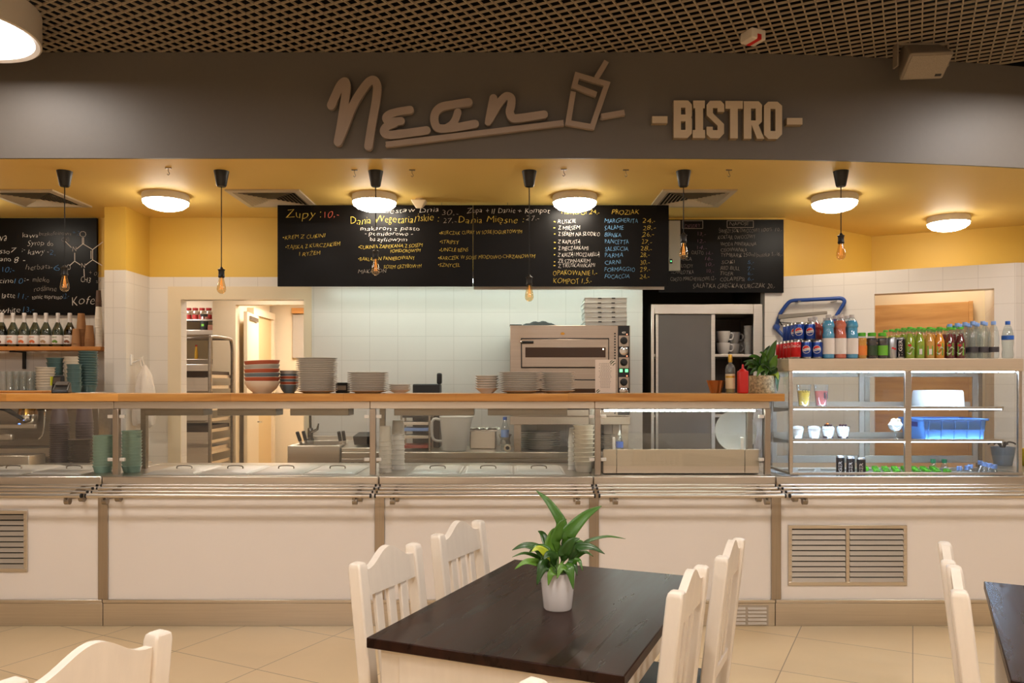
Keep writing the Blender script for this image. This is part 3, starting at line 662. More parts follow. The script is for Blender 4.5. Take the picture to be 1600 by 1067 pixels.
YR = 6.985
t = thing('side_menu_board', 'smaller black chalkboard with faint drink prices on the wall beside the yellow corner', 'chalkboard', (0, YR, 2.32))
G().box(ax(1030, YR), ax(1224.5, YR), 0, .03, az(457, YR)-2.32, az(343, YR)-2.32).build('board_panel', K['board'], t, bevel=.001)
P_ = 'cpurple'
L = [(1070, 356, 6, 1094, 'DESERY', P_), (1140, 352, 5.5, 1170, 'NAPOJE', D_), (1123, 364, 6.5, 1187, 'ŚWIEŻY SOK OWOCOWY', D_, -.02), (1190, 362, 6, 1222, '100% 10,-', D_, -.02), (1122, 374, 6.5, 1180, 'KOKTAJL OWOCOWY', D_, -.02), (1126, 384, 6, 1181, 'WODA MINERALNA', D_), (1126, 393, 6, 1167, 'CISOWIANKA', D_), (1126, 402, 6.5, 1222, 'TYMBARK 250ml/puszka 5,-/6,-', D_, -.02),
     (1127, 412, 6, 1148, 'SOKI', D_), (1168, 412, 6, 1178, '5,-', 'cdblue'), (1126, 422, 6.5, 1156, 'RED BULL', D_), (1168, 422, 6, 1178, '7,-', 'cdblue'), (1125, 430, 6, 1145, 'TIGER', D_), (1168, 430, 6, 1177, '6,-', 'cdblue'), (1125, 439, 6.5, 1163, 'COLA/PEPSI', D_), (1168, 439, 6.5, 1178, '6,-', 'cdblue'),
     (1090, 368, 6, 1102, '13,-', P_), (1090, 380, 6, 1102, '12,-', P_), (1089, 390, 6, 1104, '14,-', P_), (1080, 398, 6.5, 1099, 'CIASTO', D_), (1103, 398, 6, 1114, '14,-', P_), (1062, 407, 6.5, 1081, 'BEZA', D_), (1102, 407, 6, 1114, '16,-', P_), (1064, 418, 6, 1083, 'LODY', D_), (1103, 416, 6, 1116, '10,-', P_), (1048, 428, 6.5, 1084, 'SZARLOTKA', D_), (1104, 426, 6, 1115, '10,-', P_), (1048, 439, 6.5, 1118, 'CIASTO MARCHEWKOWE 12,-', D_, -.01), (1083, 450, 7.5, 1211, 'SAŁATKA GRECKA/KURCZAK 20,-', D_)]
chalk(t, YR, L)
g = G()
for a, b, c, d in ((1136, 345, 1177, 355.5), (1066, 345, 1098, 357)):
    x0, x1, z0, z1 = ax(a, YR), ax(c, YR), az(d, YR)-2.32, az(b, YR)-2.32
    for p, q in (((x0, z0), (x1, z0)), ((x1, z0), (x1, z1)), ((x1, z1), (x0, z1)), ((x0, z1), (x0, z0))): g.stroke([p, q], .004, -.003, -.0025, smooth=False, round_ends=False)
g.build('chalk_frame', K['cdim'], t)

YL = 6.99
t = thing('coffee_board', 'black chalkboard with coffee prices and a caffeine formula behind the syrup bottles', 'chalkboard', (0, YL, 2.0))
G().box(-5.6, ax(163.5, YL)-.07, 0, .028, az(492, YL)-2.0, az(340.5, YL)-2.0).build('board_panel', K['board'], t, bevel=.001)
DB = 'cdblue'
L = [(-22, 377, 13, 11, 'Kawa', W_), (-30, 396, 8.5, 16, 'Espresso', W_), (18, 395, 8, 26, '7', W_), (34, 393, 7, 40, ';-', W_), (-38, 409, 8.5, 18, 'Americano', W_), (23, 410, 9, 39, '8 -', W_), (-30, 424, 8, -2, 'Lungo', W_), (4, 426, 9, 22, '10;-', DB), (-40, 443, 8.5, 21, 'Cappuccino', W_), (23, 444, 9, 36, '10', DB), (39, 440, 8, 45, ';-', W_), (-22, 466, 9, 24, 'caffè latte', W_), (29, 466, 9, 45, '11,-', DB), (-20, 489, 10, 32, 'flat white', W_), (36, 488, 9, 54, '13,-', DB),
     (35, 371, 8, 60, 'kawa', W_), (61, 368, 6, 112, 'bezkofeinowa', D_, -.02), (114, 367, 8, 124, '+2', DB), (44, 384, 8.5, 84, 'Syrop do', W_), (44, 397, 8.5, 77, 'kawy -', W_), (78, 398, 8, 87, '2,', DB), (41, 421, 9, 83, 'herbata-', D_), (84, 422, 11, 93, '6', DB), (51, 441, 8.5, 77, 'mleko', D_), (54, 455, 8.5, 88, 'roślinne', D_), (50, 467, 7.5, 98, 'tonic espresso', W_), (99, 466, 8, 108, '12,-', DB), (112, 476, 15, 152, 'Kofei', W_), (126, 441, 9, 142, 'CH3', W_), (113, 393, 8, 120, 'N', W_), (127, 419, 8, 134, 'N', W_), (125, 370, 11, 134, 'O', W_), (139, 431, 9, 158, '+ op', D_), (104, 423, 10, 111, 'O', W_), (97, 378, 7, 108, 'CH3', D_), (150, 443, 7, 158, 'sł', D_)]
chalk(t, YL, L)
g = G()
for pts in (((101, 376), (112, 387)), ((120, 389), (130, 381), (145, 390), (145, 406), (134, 414)), ((126, 414), (117, 408), (117, 395)), ((142.5, 391.5), (142.5, 404.5)), ((129, 381), (129, 371)), ((131, 381), (131, 371)), ((145, 390), (161, 378)), ((145, 406), (160, 415)), ((131.5, 420), (132, 432)), ((117, 408), (109, 415))):
    g.stroke([(ax(a, YL), az(b, YL)-2.0) for a, b in pts], .006, -.0032, -.0026, smooth=False, round_ends=False)
g.build('chalk_formula', K['cwhite'], t)
# ---------------------------------------------------------------- serving counter, five units
YP = 4.88                       # front panels
ZD = .93                        # worktop
YE = 5.74                       # back edge of the worktop
CX = [-5.2, -2.537, -.824, .504, 1.632, 4.35]
def shutter(parent, x0, x1, z0, z1, cols, rows):
    """Two-column louvre grille let into the front panel."""
    g = G(); w = .022; y0 = YP-.012; y1 = YP+.002
    g.box(x0, x1, y0, y1, z0, z0+w); g.box(x0, x1, y0, y1, z1-w, z1); g.box(x0, x0+w, y0, y1, z0+w, z1-w); g.box(x1-w, x1, y0, y1, z0+w, z1-w)
    cw = (x1-x0)/cols
    for i in range(1, cols): g.box(x0+i*cw-w/2, x0+i*cw+w/2, y0, y1, z0+w, z1-w)
    fr = g.build('vent_grille', K['steel'], parent, bevel=.0015)
    G().box(x0+.01, x1-.01, YP-.0015, YP-.0005, z0+.01, z1-.01).build('dark_opening', K['void'], fr)
    dz = (z1-z0-2*w)/rows
    for i in range(cols):
        for j in range(rows):
            a = x0+i*cw+w*.6; b = x0+(i+1)*cw-w*.6; z = z0+w+j*dz
            g = G(); g.hexa([(a, YP-.014, z), (b, YP-.014, z), (b, YP-.012, z+.002), (a, YP-.012, z+.002)], [(a, YP-.003, z+dz*.72), (b, YP-.003, z+dz*.72), (b, YP-.001, z+dz*.74), (a, YP-.001, z+dz*.74)])
            g.build('slat', K['slatsteel'], fr, smooth=False)
def unit(i, label):
    x0, x1 = CX[i]+.002, CX[i+1]-.002
    t = thing('serving_counter', label, 'counter', ((x0+x1)/2, YP, 0), 0, 'units of the serving counter')
    c = (x0+x1)/2; L = lambda g, n, m, **k: g.build(n, m, t, loc=(-c, -YP, 0), **k)
    L(G().box(x0, x1, YP, YP+.03, .16, .88), 'front_panel', K['panel'])
    L(G().box(x0, x1, YP-.004, YP+.02, 0, .142).box(x0, x1, YP-.012, YP+.02, .145, .165), 'plinth', K['steel'], bevel=.002)
    well = i == 4
    g = G(); g.box(x0, x1, YP-.018, YP+.012, .878, ZD)                      # rolled front edge
    if not well: g.box(x0, x1, YP+.012, YE, ZD-.03, ZD-.004)
    else:
        g.box(x0, 1.70, YP+.012, YE, ZD-.03, ZD-.004); g.box(3.215, x1, YP+.012, YE, ZD-.03, ZD-.004); g.box(1.70, 3.215, 5.39, YE, ZD-.03, ZD-.004)
        g.box(1.70, 3.215, YP+.03, 5.39, .70, .715)
    L(g, 'worktop', K['steel'], bevel=.006)
    L(G().box(x0, x0+.02, YP+.03, YE-.02, .15, .9).box(x1-.02, x1, YP+.03, YE-.02, .15, .9).box(x0, x1, YE-.02, YE, .15, .9), 'carcass', K['steeld'])
    if i < 4: L(G().box(x1-.024, x1+.036, YP-.0125, YP-.0005, .166, .855), 'upright', K['steelv'], bevel=.002)
    # tray slide: four bars on brackets
    g = [(YP-.045, .877), (YP-.095, .865), (YP-.155, .852), (YP-.22, .838)]
    bx0, bx1 = x0+.012, x1-.012
    for k, (y, z) in enumerate(g):
        r = .0078 if k < 3 else .0125
        s = G().tube([(bx0, y, z), (bx1, y, z)], r, 10); b = L(s, 'tray_bar', K['steel'])
        for q in (bx0, bx1): G().tube([(q-.005, y, z), (q+.005, y, z)], r*1.02, 10).build('bar_cap', K['rubber'], b)
    for q in (x0+.11, x1-.11):
        s = G().hexa([(q-.004, YP-.225, .812), (q+.004, YP-.225, .812), (q+.004, YP, .80), (q-.004, YP, .80)], [(q-.004, YP-.225, .83), (q+.004, YP-.225, .83), (q+.004, YP, .877), (q-.004, YP, .877)])
        s.cyl((q-.014, YP-.19, .803), (q+.014, YP-.19, .803), .022, 14); s.cyl((q-.014, YP-.03, .80), (q+.014, YP-.03, .80), .026, 14)
        L(s, 'bracket', K['steeld'])
    return t, c
unit_names = ['serving counter unit with the coffee corner behind it and a half hidden louvre grille', 'wide serving counter unit with four steel pan lids in its worktop', 'serving counter unit with three steel pan lids in its worktop', 'narrow serving counter unit under the low steel cold display', 'serving counter unit with the full louvre grille under the drinks case']
units = [unit(i, l) for i, l in enumerate(unit_names)]
for (i, a, b) in ((0, -120, 44), (4, 1231, 1416)):
    t, c = units[i]
    e = bpy.data.objects.new('louvre', None); bpy.data.objects.remove(e)
    n0 = set(bpy.data.objects)
    shutter(None, ax(a, YP), ax(b, YP), az(914 if i else 893, YP), az(820 if i else 797, YP), 2, 10)
    for o in set(bpy.data.objects)-n0:
        if o.parent is None: o.parent = t; o.location = (-c, -YP, 0)
t, c = units[3]
g = G(); x0, x1 = ax(1133, YP), ax(1199, YP)
for k in range(5):
    for q in range(2):
        a = x0+q*(x1-x0)/2+.008; b = x0+(q+1)*(x1-x0)/2-.008; z = .012+k*.023
        g.hexa([(a, YP-.014, z), (b, YP-.014, z), (b, YP-.004, z), (a, YP-.004, z)], [(a, YP-.005, z+.015), (b, YP-.005, z+.015), (b, YP-.004, z+.016), (a, YP-.004, z+.016)])
g.box(x0-.005, x1+.005, YP-.006, YP-.004, .003, .13)
g.build('plinth_grille', K['slatsteel'], t, loc=(-c, -YP, 0), smooth=False)

# glass guards with the canopy they hang from
def guard(i, a, b, label, pa, pb):
    t = thing('glass_guard', label, 'glass guard', ((a+b)/2, 4.93, ZD), 0, 'glass guards on the serving counter'); c = (a+b)/2
    L = lambda g, n, m, p=t, **k: g.build(n, m, p, loc=(-c, -4.93, -ZD) if p is t else None, **k)
    cz = 1.392
    L(G().box(a, b, 4.945, 5.36, 1.345, cz), 'canopy', K['steel'], bevel=.003)
    if i in (1, 2):
        g = G(); n = 3 if i == 1 else 2; w = (b-a-.2)/n
        for k in range(n): g.box(a+.1+k*w+.03, a+.1+(k+1)*w-.06, 5.08, 5.24, 1.296, 1.345)
        L(g, 'heat_lamp_housing', K['steeld'], bevel=.004)
    for k, (p, w) in enumerate(((a+.018, .018),)+(((b-.018, .018),) if i == 3 else ())):
        L(G().box(p-w, p+w, 4.93, 4.965, ZD, 1.345), 'guard_upright', K['steelv'], bevel=.002)
        L(G().box(p-w, p+w, 5.3, 5.34, ZD, 1.345), 'guard_upright', K['steeld'], bevel=.002)
    ztop = 1.335; zb0 = .985
    rb = b-(.036 if i == 3 else 0)
    L(G().box(a+.056, rb-.02, 4.944, 4.95, zb0, ztop), 'glass_pane', K['pane2'])
    for p, s in ((a+.037, 1), (rb-.001, -1)):
        for z in (zb0+.03, ztop-.05):
            L(G().box(min(p, p+s*.035), max(p, p+s*.035), 4.938, 4.956, z, z+.022), 'glass_clip', K['lidsteel'], bevel=.003)
    return t, L, c
UX = [ax(q, 4.94) for q in (177, 578, 929.5, 1203.5)]
guard(0, -4.6, UX[0]-.001, 'glass guard in front of the espresso machine', 0, 0)
guard(1, UX[0], UX[1]-.001, 'wide glass guard in front of the open doorway and steel sink', 0, 0)
guard(2, UX[1], UX[2]-.001, 'glass guard in front of the white plastic jug', 0, 0)
gt, GL, gc = guard(3, UX[2], UX[3], 'glass guard with a lit strip above the low steel cold display', 0, 0)
GL(G().box(CX[3]+.08, CX[4]-.09, 4.985, 5.0, 1.327, 1.337), 'light_strip', K['led2'])
# wooden shelf along the whole counter
tag(G().box(-5.0, ax(1226, 4.9), 4.895, 5.37, 1.3925, 1.44).build('wooden_shelf', K['shelfwood'], bevel=.003), 'long orange brown wooden shelf running above the glass guards', 'shelf')
ZS = 1.4401

# pan lids in the worktop
def lid(x0, x1, label, grp):
    t = thing('pan_lid', label, 'pan lid', ((x0+x1)/2, 5.23, ZD-.0036), 0, grp)
    w = (x1-x0)/2-.004; g = G()
    g.hexa([(-w, -.26, 0), (w, -.26, 0), (w, .26, 0), (-w, .26, 0)], [(-w, -.26, .004), (w, -.26, .004), (w, .26, .004), (-w, .26, .004)])
    g.hexa([(-w+.012, -.245, .004), (w-.012, -.245, .004), (w-.012, .245, .004), (-w+.012, .245, .004)], [(-w+.03, -.225, .014), (w-.03, -.225, .014), (w-.03, .225, .014), (-w+.03, .225, .014)])
    g.build('lid_plate', K['lidsteel'], t, bevel=.003)
    G().tube(smooth([(-.05, -.02, .013), (-.045, -.02, .03), (0, -.02, .034), (.045, -.02, .03), (.05, -.02, .013)], 4), .004, 6).build('handle', K['steeld'], t)
xs = [-2.34, -2.0, -1.665, -1.325, -.985]
for k in range(4): lid(xs[k], xs[k+1], ['pale steel pan lid nearest the sage green bowls', 'pale steel pan lid below the trolley rack', 'pale steel pan lid below the beige door', 'pale steel pan lid in front of the sink'][k], 'pan lids of the wide unit')
xs = [-.66, -.325, .01, .345]
for k in range(3): lid(xs[k], xs[k+1], ['pale steel pan lid beside the white paper cup towers', 'pale steel pan lid in front of the white plastic jug', 'pale steel pan lid beside the white bowl tower'][k], 'pan lids of the three lid unit')
lid(-3.5, -3.1, 'pale steel pan lid in front of the portafilter', 'pan lids of the coffee unit'); lid(-3.08, -2.72, 'pale steel pan lid beside the shorter sage green bowl stack', 'pan lids of the coffee unit')

# low steel cold display in the narrow unit
x0, x1 = ax(941, 4.94), ax(1193, 4.94)
t = thing('cold_display', 'low stainless steel cold display box between two uprights', 'display', ((x0+x1)/2, 4.99, ZD)); c = (x0+x1)/2
h = az(702, 4.99)-ZD; w = (x1-x0)/2-.012
G().box(-w, w, .012, .52, 0, .1).build('display_body', K['steeld'], t, bevel=.003)
wa = -w+.085; wb = w-.09
for a, b in ((-w, wa-.002), (wa+.002, wb-.002), (wb+.002, w)): G().box(a, b, 0, .012, .004, h).build('front_plate', K['casesteel'], t, bevel=.0015)
G().box(-w+.01, w-.01, .03, .036, h, h+.1).build('low_glass', K['pane'], t)
for q in (-w+.07, w-.1): G().box(q-.009, q+.009, .022, .04, h-.002, h+.075).build('glass_peg', K['white'], t, bevel=.003)
t = thing('round_tray', 'round white tray leaning at the end of the cold display', 'tray', (ax(1151, 5.42), 5.40, ZD+.1005))
G().lathe([(0, 0), (.13, 0), (.142, .008), (.146, .012), (.142, .014), (.128, .006), (0, .006)], n=40, T=Matrix.Translation((0, .045, .143)) @ Matrix.Rotation(R(81), 4, 'X')).build('tray_disc', K['white'], t)
t = thing('squeeze_bottle', 'small clear squeeze bottle with blue label in the cold display', 'bottle', (ax(968, 5.2), 5.2, ZD+.1005))
G().lathe([(0, 0), (.022, 0), (.024, .01), (.024, .1), (.014, .12), (.011, .13), (0, .13)], n=18).build('bottle_body', K['bottleglass'], t)
G().lathe([(.0245, .05), (.0245, .09)], n=18).build('label', K['capdblue'], t); G().lathe([(.012, .13), (.01, .14), (.004, .165), (0, .167)], n=14).build('nozzle', K['white'], t)
# ---------------------------------------------------------------- glass drinks case
CX0, CX1, CY0, CY1 = ax(1234, 4.92), ax(1598, 4.92), 4.925, 5.37
CZ0, CZ1, CZ2 = .935, az(580, 4.92), az(560, 4.92)
t = thing('glass_display_case', 'lit glass display case with three shelves carrying the drinks on its steel top', 'display case', ((CX0+CX1)/2, CY0, CZ0)); c = (CX0+CX1)/2; case = t
L = lambda g, n, m, **k: g.build(n, m, t, loc=(-c, -CY0, -CZ0), **k)
L(G().box(CX0-.006, CX1+.006, CY0-.004, CY1, CZ1, CZ2), 'top_box', K['casesteel'], bevel=.003)
for x in (CX0, (CX0+CX1)/2-.004, CX1-.022):
    L(G().box(x, x+(.04 if abs(x-c) < .1 else .022), CY0, CY0+.022, CZ0, CZ1), 'corner_post', K['steel'], bevel=.002)
for x in (CX0, CX1-.03): L(G().box(x, x+.03, CY1-.03, CY1, CZ0, CZ1), 'corner_post', K['steeld'], bevel=.002)
L(G().box(CX0, CX1, CY0-.008, CY0+.02, CZ0-.004, CZ0+.012), 'bottom_rail', K['steel'], bevel=.002)
L(G().box(CX0, CX0+.02, CY0+.02, CY1, CZ0-.004, CZ0+.012).box(CX1-.02, CX1, CY0+.02, CY1, CZ0-.004, CZ0+.012), 'side_rail', K['steel'], bevel=.002)
mid = (CX0+CX1)/2+.016
for a, b in ((CX0+.024, mid-.024), (mid+.024, CX1-.024)):
    L(G().box(a, b, CY0+.006, CY0+.011, CZ0+.014, CZ1), 'front_glass', K['pane'])
L(G().box(CX0+.006, CX0+.011, CY0+.024, CY1-.032, CZ0+.014, CZ1), 'side_glass', K['pane']); L(G().box(CX1-.011, CX1-.006, CY0+.024, CY1-.032, CZ0+.014, CZ1), 'side_glass', K['pane'])
# back: two sliding door frames
xa, xb, xc, xd = CX0+.03, CX0+.62, CX0+.70, CX1-.03
for a, b, y in ((CX0+.03, CX0+.70, CY1-.014), (CX0+.62, CX1-.03, CY1-.03)):
    g = G(); w = .036; z0, z1 = CZ0+.03, CZ1-.002
    g.box(a, a+w, y, y+.012, z0, z1); g.box(b-w, b, y, y+.012, z0, z1); g.box(a+w, b-w, y, y+.012, z1-.03, z1); g.box(a+w, b-w, y, y+.012, z0, z0+.05)
    fr = L(g, 'sliding_door', K['slatsteel'], bevel=.002)
    G().box(a+w, b-w, y+.004, y+.007, z0+.05, z1-.03).build('door_glass', K['pane'], fr)
SHZ = [az(688, 4.95), az(637, 4.95)]
for z in SHZ:
    L(G().box(CX0+.03, CX1-.10, CY0+.03, CY1-.05, z-.004, z), 'glass_shelf', K['pane'])
    L(G().box(CX0+.03, CX1-.10, CY0+.022, CY0+.034, z-.008, z+.008), 'shelf_edge', K['steel'], bevel=.001)
    L(G().box(CX0+.03, CX1-.10, CY1-.06, CY1-.05, z-.006, z+.03), 'shelf_back_rail', K['slatsteel'], bevel=.001)
    L(G().box(CX0+.03, CX1-.10, CY0+.036, CY0+.044, z-.013, z-.008), 'light_strip', K['led'])
    g = G()
    for q in (CX0+.03, CX1-.108): g.hexa([(q, CY0+.03, z-.016), (q+.008, CY0+.03, z-.016), (q+.008, CY1-.05, z-.04), (q, CY1-.05, z-.04)], [(q, CY0+.03, z-.006), (q+.008, CY0+.03, z-.006), (q+.008, CY1-.05, z-.006), (q, CY1-.05, z-.006)])
    L(g, 'shelf_bracket', K['steeld'])
L(G().box(CX0+.03, CX1-.03, CY0+.026, CY0+.036, CZ1-.006, CZ1-.001), 'light_strip', K['led'])
g = G(); g.box(1.72, 3.2, 5.376, 5.386, .72, .93)
L(g, 'well_back', K['lidsteel'])
g = G()
for k in range(9):
    for j in range(2):
        a = 1.8+k*.155; z = .885+j*.026-.0
        g.hexa([(a, 5.371, z), (a+.11, 5.371, z), (a+.11, 5.376, z), (a, 5.376, z)], [(a, 5.362, z+.012), (a+.11, 5.362, z+.012), (a+.11, 5.376, z+.015), (a, 5.376, z+.015)])
L(g, 'air_slots', K['lidsteel'], smooth=False)
# ---------------------------------------------------------------- dishes
def plate_prof(r, h=.02, foot=.6):
    return [(0, .003), (r*foot*.9, .003), (r*foot*.92, 0), (r*foot, 0), (r*foot*1.06, .004), (r*.96, h-.0042), (r, h-.0022), (r*1.0, h-.0002), (r*.955, h-.0018), (r*foot, .007), (0, .006)]
def bowl_prof(r, h, foot=.5):
    return [(0, .004), (r*foot*.9, .004), (r*foot*.92, 0), (r*foot, 0), (r*foot*1.08, .006), (r*.80, h*.4), (r*.95, h*.75), (r, h-.002), (r*.985, h), (r*.955, h-.002), (r*.9, h*.75), (r*.74, h*.42), (r*foot*.8, .012), (0, .01)]
def stack(name, prof, x, y, z, n, pitch, mats, lab, cat, grp, seg=32, jit=.001, tilt=None, cols=None, spin=True, rim=None):
    """lab: text with {} for the layer."""
    protos = {}
    for i in range(n):
        m = mats[i % len(mats)] if not cols else cols[i]
        lb = lab.format(level(i, n)) if isinstance(lab, str) else lab(i, n)
        pos = (x+random.uniform(-jit, jit), y+random.uniform(-jit, jit), z+i*pitch)
        if m.name in protos: o = dup(protos[m.name], pos, 0, lb)
        else: o = protos[m.name] = tag(G().lathe(prof, n=seg, mis=[1 if rim and rim[0] <= j < rim[1] else 0 for j in range(len(prof)-1)]).build(name, [m, K['cream_china']], loc=pos), lb, cat, grp)
        o.rotation_euler = (0, 0, random.random()*6 if spin else 0)
        if tilt and tilt[i]: o.rotation_euler = (0, R(tilt[i]), 0)
ws = ax(1, 1)-ax(0, 1)
def xw(px, Y): return ax(px, Y)
c = K
stack('soup_bowl', bowl_prof(.113, .08, .5), xw(410, 5.12), 5.12, ZS, 6, .0265, None, lambda i, n: ('cream', 'brick red', 'blue grey', 'brick red', 'pale grey', 'brick red')[i]+' soup bowl, '+level(i, n)+' in the tilted bowl stack', 'bowl', 'coloured soup bowls', cols=[c['cream_china'], c['red_bowl'], c['blue_bowl'], c['red_bowl'], c['grey_bowl'], c['red_bowl']], tilt=[0, -.5, -1.3, -1.8, -2.3, -2.6], rim=(7, 14))
stack('small_bowl', bowl_prof(.062, .058, .55), xw(451, 5.22), 5.235, ZS, 6, .0185, None, lambda i, n: ('blue grey', 'brick red', 'blue grey', 'brick red', 'blue grey', 'pale grey')[i]+' small bowl, '+level(i, n)+' beside the tallest plate stack', 'bowl', 'coloured small bowls', cols=[c['blue_bowl'], c['red_bowl'], c['blue_bowl'], c['red_bowl'], c['blue_bowl'], c['grey_bowl']], rim=(7, 14))
stack('dinner_plate', plate_prof(.133), xw(495, 5.13), 5.13, ZS, 19, .0117, [c['china']], 'white dinner plate, {} in the tallest plate stack beside the coloured bowls', 'plate', 'plates of the tallest stack')
stack('dinner_plate', plate_prof(.133), xw(575, 5.14), 5.14, ZS, 11, .0117, [c['china']], 'white dinner plate, {} in the plate stack above the first row upright', 'plate', 'plates of the second stack')
stack('dessert_plate', plate_prof(.072, .024, .5), xw(624, 5.14), 5.15, ZS, 4, .0115, [c['china']], 'small white dish, {} in the low stack between plates and cutting board', 'dish', 'low stack of small dishes')
stack('white_bowl', plate_prof(.078, .036, .5), xw(761, 5.14), 5.16, ZS, 6, .016, [c['china']], 'small white bowl, {} in the stack before the oven corner', 'bowl', 'white bowls before the oven')
stack('dinner_plate', plate_prof(.136), xw(812, 5.13), 5.13, ZS, 11, .0118, [c['china']], 'white dinner plate, {} in the stack touching the small white bowls', 'plate', 'plates of the third stack')
stack('dinner_plate', plate_prof(.112), xw(872, 5.15), 5.16, ZS, 11, .0118, [c['china']], 'white dinner plate, {} in the plate stack nearest the printed menu card', 'plate', 'plates of the fourth stack')
t = thing('napkin_box', 'small dark box behind the second plate stack on the shelf', 'box', (xw(535, 5.28), 5.29, ZS)); G().box(-.04, .04, -.04, .04, 0, .07).build('box_body', K['black'], t, bevel=.005); G().box(-.03, .03, -.045, -.039, .02, .05).build('box_opening', K['steeld'], t)
t = thing('menu_card', 'printed menu card with olive twigs standing upright on the wooden shelf', 'menu card', (xw(946, 5.1), 5.1, ZS))
G().box(-.066, .066, 0, .003, .0, .218).build('card', K['paper'], t); G().box(-.068, .068, -.012, .02, 0, .006).build('card_foot', K['pane'], t)
g = G()
for k in range(17):
    w = .03+random.random()*.016; z = .192-k*.0098
    for q in range(6):
        a = -w+q*2*w/6; g.box(a, a+2*w/6*.7, -.0012, 0, z, z+.003)
g.build('printed_lines', K['cdim'], t, smooth=False)
g = G()
for a, b, s in ((.05, .205, 1), (.042, .198, 1), (.055, .19, 1), (.036, .208, 1), (-.052, .02, 1), (-.045, .012, 1)): g.stroke([(a-.006, b-.008), (a, b), (a+.008, b+.004)], .005, -.0014, 0, smooth=False)
g.build('twig_print', K['leafd'], t, smooth=False)
# right end of the shelf
t = thing('copper_tin', 'fluted copper baking tin on the wooden shelf beside the oil bottle', 'baking tin', (xw(1118.5, 5.1), 5.1, ZS))
g = G(); n = 48; vs = []; fs = []
for r, z in ((.032, 0), (.057, .082), (.061, .084), (.055, .08), (.03, .005)):
    vs += [(r*(1+.05*cos(12*2*pi*i/n))*cos(2*pi*i/n), r*(1+.05*cos(12*2*pi*i/n))*sin(2*pi*i/n), z) for i in range(n)]
for k in range(4): fs += [(k*n+i, k*n+(i+1) % n, (k+1)*n+(i+1) % n, (k+1)*n+i) for i in range(n)]
fs += [tuple(range(n-1, -1, -1)), tuple(range(4*n, 5*n))]
g.add(vs, fs); g.build('tin_shell', K['copper'], t)
t = thing('oil_bottle', 'clear square oil bottle with yellow cap between copper tin and red bottle', 'bottle', (xw(1141, 5.06), 5.06, ZS))
G().lathe([(0, 0), (.028, 0), (.03, .006), (.03, .16), (.024, .178), (.012, .188), (.011, .21), (0, .21)], n=20).build('bottle_body', K['bottleglass'], t)
G().lathe([(0, .006), (.026, .006), (.026, .04), (0, .04)], n=16).build('oil', K['jgold'], t)
G().lathe([(.0305, .03), (.0305, .125)], n=20).build('label', mat('cream_label', (214, 190, 150), .6), t); G().lathe([(.0125, .2), (.0135, .205), (.0135, .245), (.011, .25), (0, .25)], n=16).build('cap', K['gold'], t)
g = G(); g.lathe([(.0309, .1), (.0309, .112)], n=20); g.build('label_print', K['gold'], t)
t = thing('ketchup_bottle', 'red square squeeze bottle on the wooden shelf', 'bottle', (xw(1160.5, 5.02), 5.02, ZS))
G().box(-.031, .031, -.026, .026, 0, .145).build('bottle_body', K['red'], t, bevel=.009, seg=3)
G().lathe([(.024, .143), (.02, .152), (.009, .158), (.005, .185), (0, .188)], n=16).build('nozzle', K['red'], t)

# ---------------------------------------------------------------- coffee corner
t = thing('espresso_machine', 'large stainless espresso machine with brass group head behind the coffee counter', 'espresso machine', (-3.9, 6.2, .0)); em = t
G().box(-.75, .60, -.1, .36, 0, .93).build('base_cabinet', K['steeld'], t, bevel=.004)
G().box(-.72, .58, -.08, .34, .935, 1.0).build('drip_tray', K['steel'], t, bevel=.004)
G().box(-.72, .58, .12, .34, 1.0, 1.40).build('machine_back', K['steeld'], t, bevel=.006)
G().box(-.74, .60, -.1, .36, 1.395, 1.435).build('cup_tray', K['steel'], t, bevel=.004)
for x in (.07, -.4):
    gh = G().lathe([(0, 1.36), (.03, 1.36), (.045, 1.34), (.062, 1.30), (.072, 1.26), (0, 1.26)], c=(x, .02, 0), n=24).build('group_head', K['brass'], t)
    G().lathe([(.074, 1.26), (.076, 1.25), (.07, 1.21), (.055, 1.19), (0, 1.19)], c=(x, .02, 0), n=24).build('portafilter_basket', K['chrome'], gh)
    G().tube([(x-.0, -.04, 1.225), (x-.06, -.16, 1.31), (x-.13, -.2, 1.33)], [.014, .02, .018], 10).build('portafilter_handle', K['black'], gh)
    G().lathe([(0, 0), (.014, .004), (.014, .02), (0, .022)], c=(x-.14, -.21, 1.318), n=12).build('handle_knob', K['chrome'], gh)
G().lathe([(0, 0), (.01, 0), (.008, .004), (0, .006)], c=(.07, -.085, 1.19), n=10).build('indicator_light', K['blue_led'], t)
g = G(); g.box(-.35, .2, -.09, -.07, 1.15, 1.19); g.box(-.3, .02, -.1, -.06, 1.06, 1.11); g.build('service_panel', K['steel'], t, bevel=.008)
G().tube(smooth([(.22, .0, 1.38), (.25, -.05, 1.3), (.24, -.06, 1.12), (.21, -.07, 1.07)], 6), .006, 8).build('steam_wand', K['chrome'], t)
t = thing('steel_bin', 'steel box standing before the espresso machine behind the glass guard', 'box', (-3.62, 5.88, ZD-.004))
G().box(-.17, .16, -.1, .1, 0, .07).build('box_shell', K['steel'], t, bevel=.006); G().box(-.16, .15, -.09, .09, .065, .073).build('box_rim', K['steeld'], t)
for o in t.children: o.location.z = 0
t.location = (-3.55, 5.62, ZD-.0035)

ZM = 1.4352
XM = lambda px, Y: ax(px, Y)
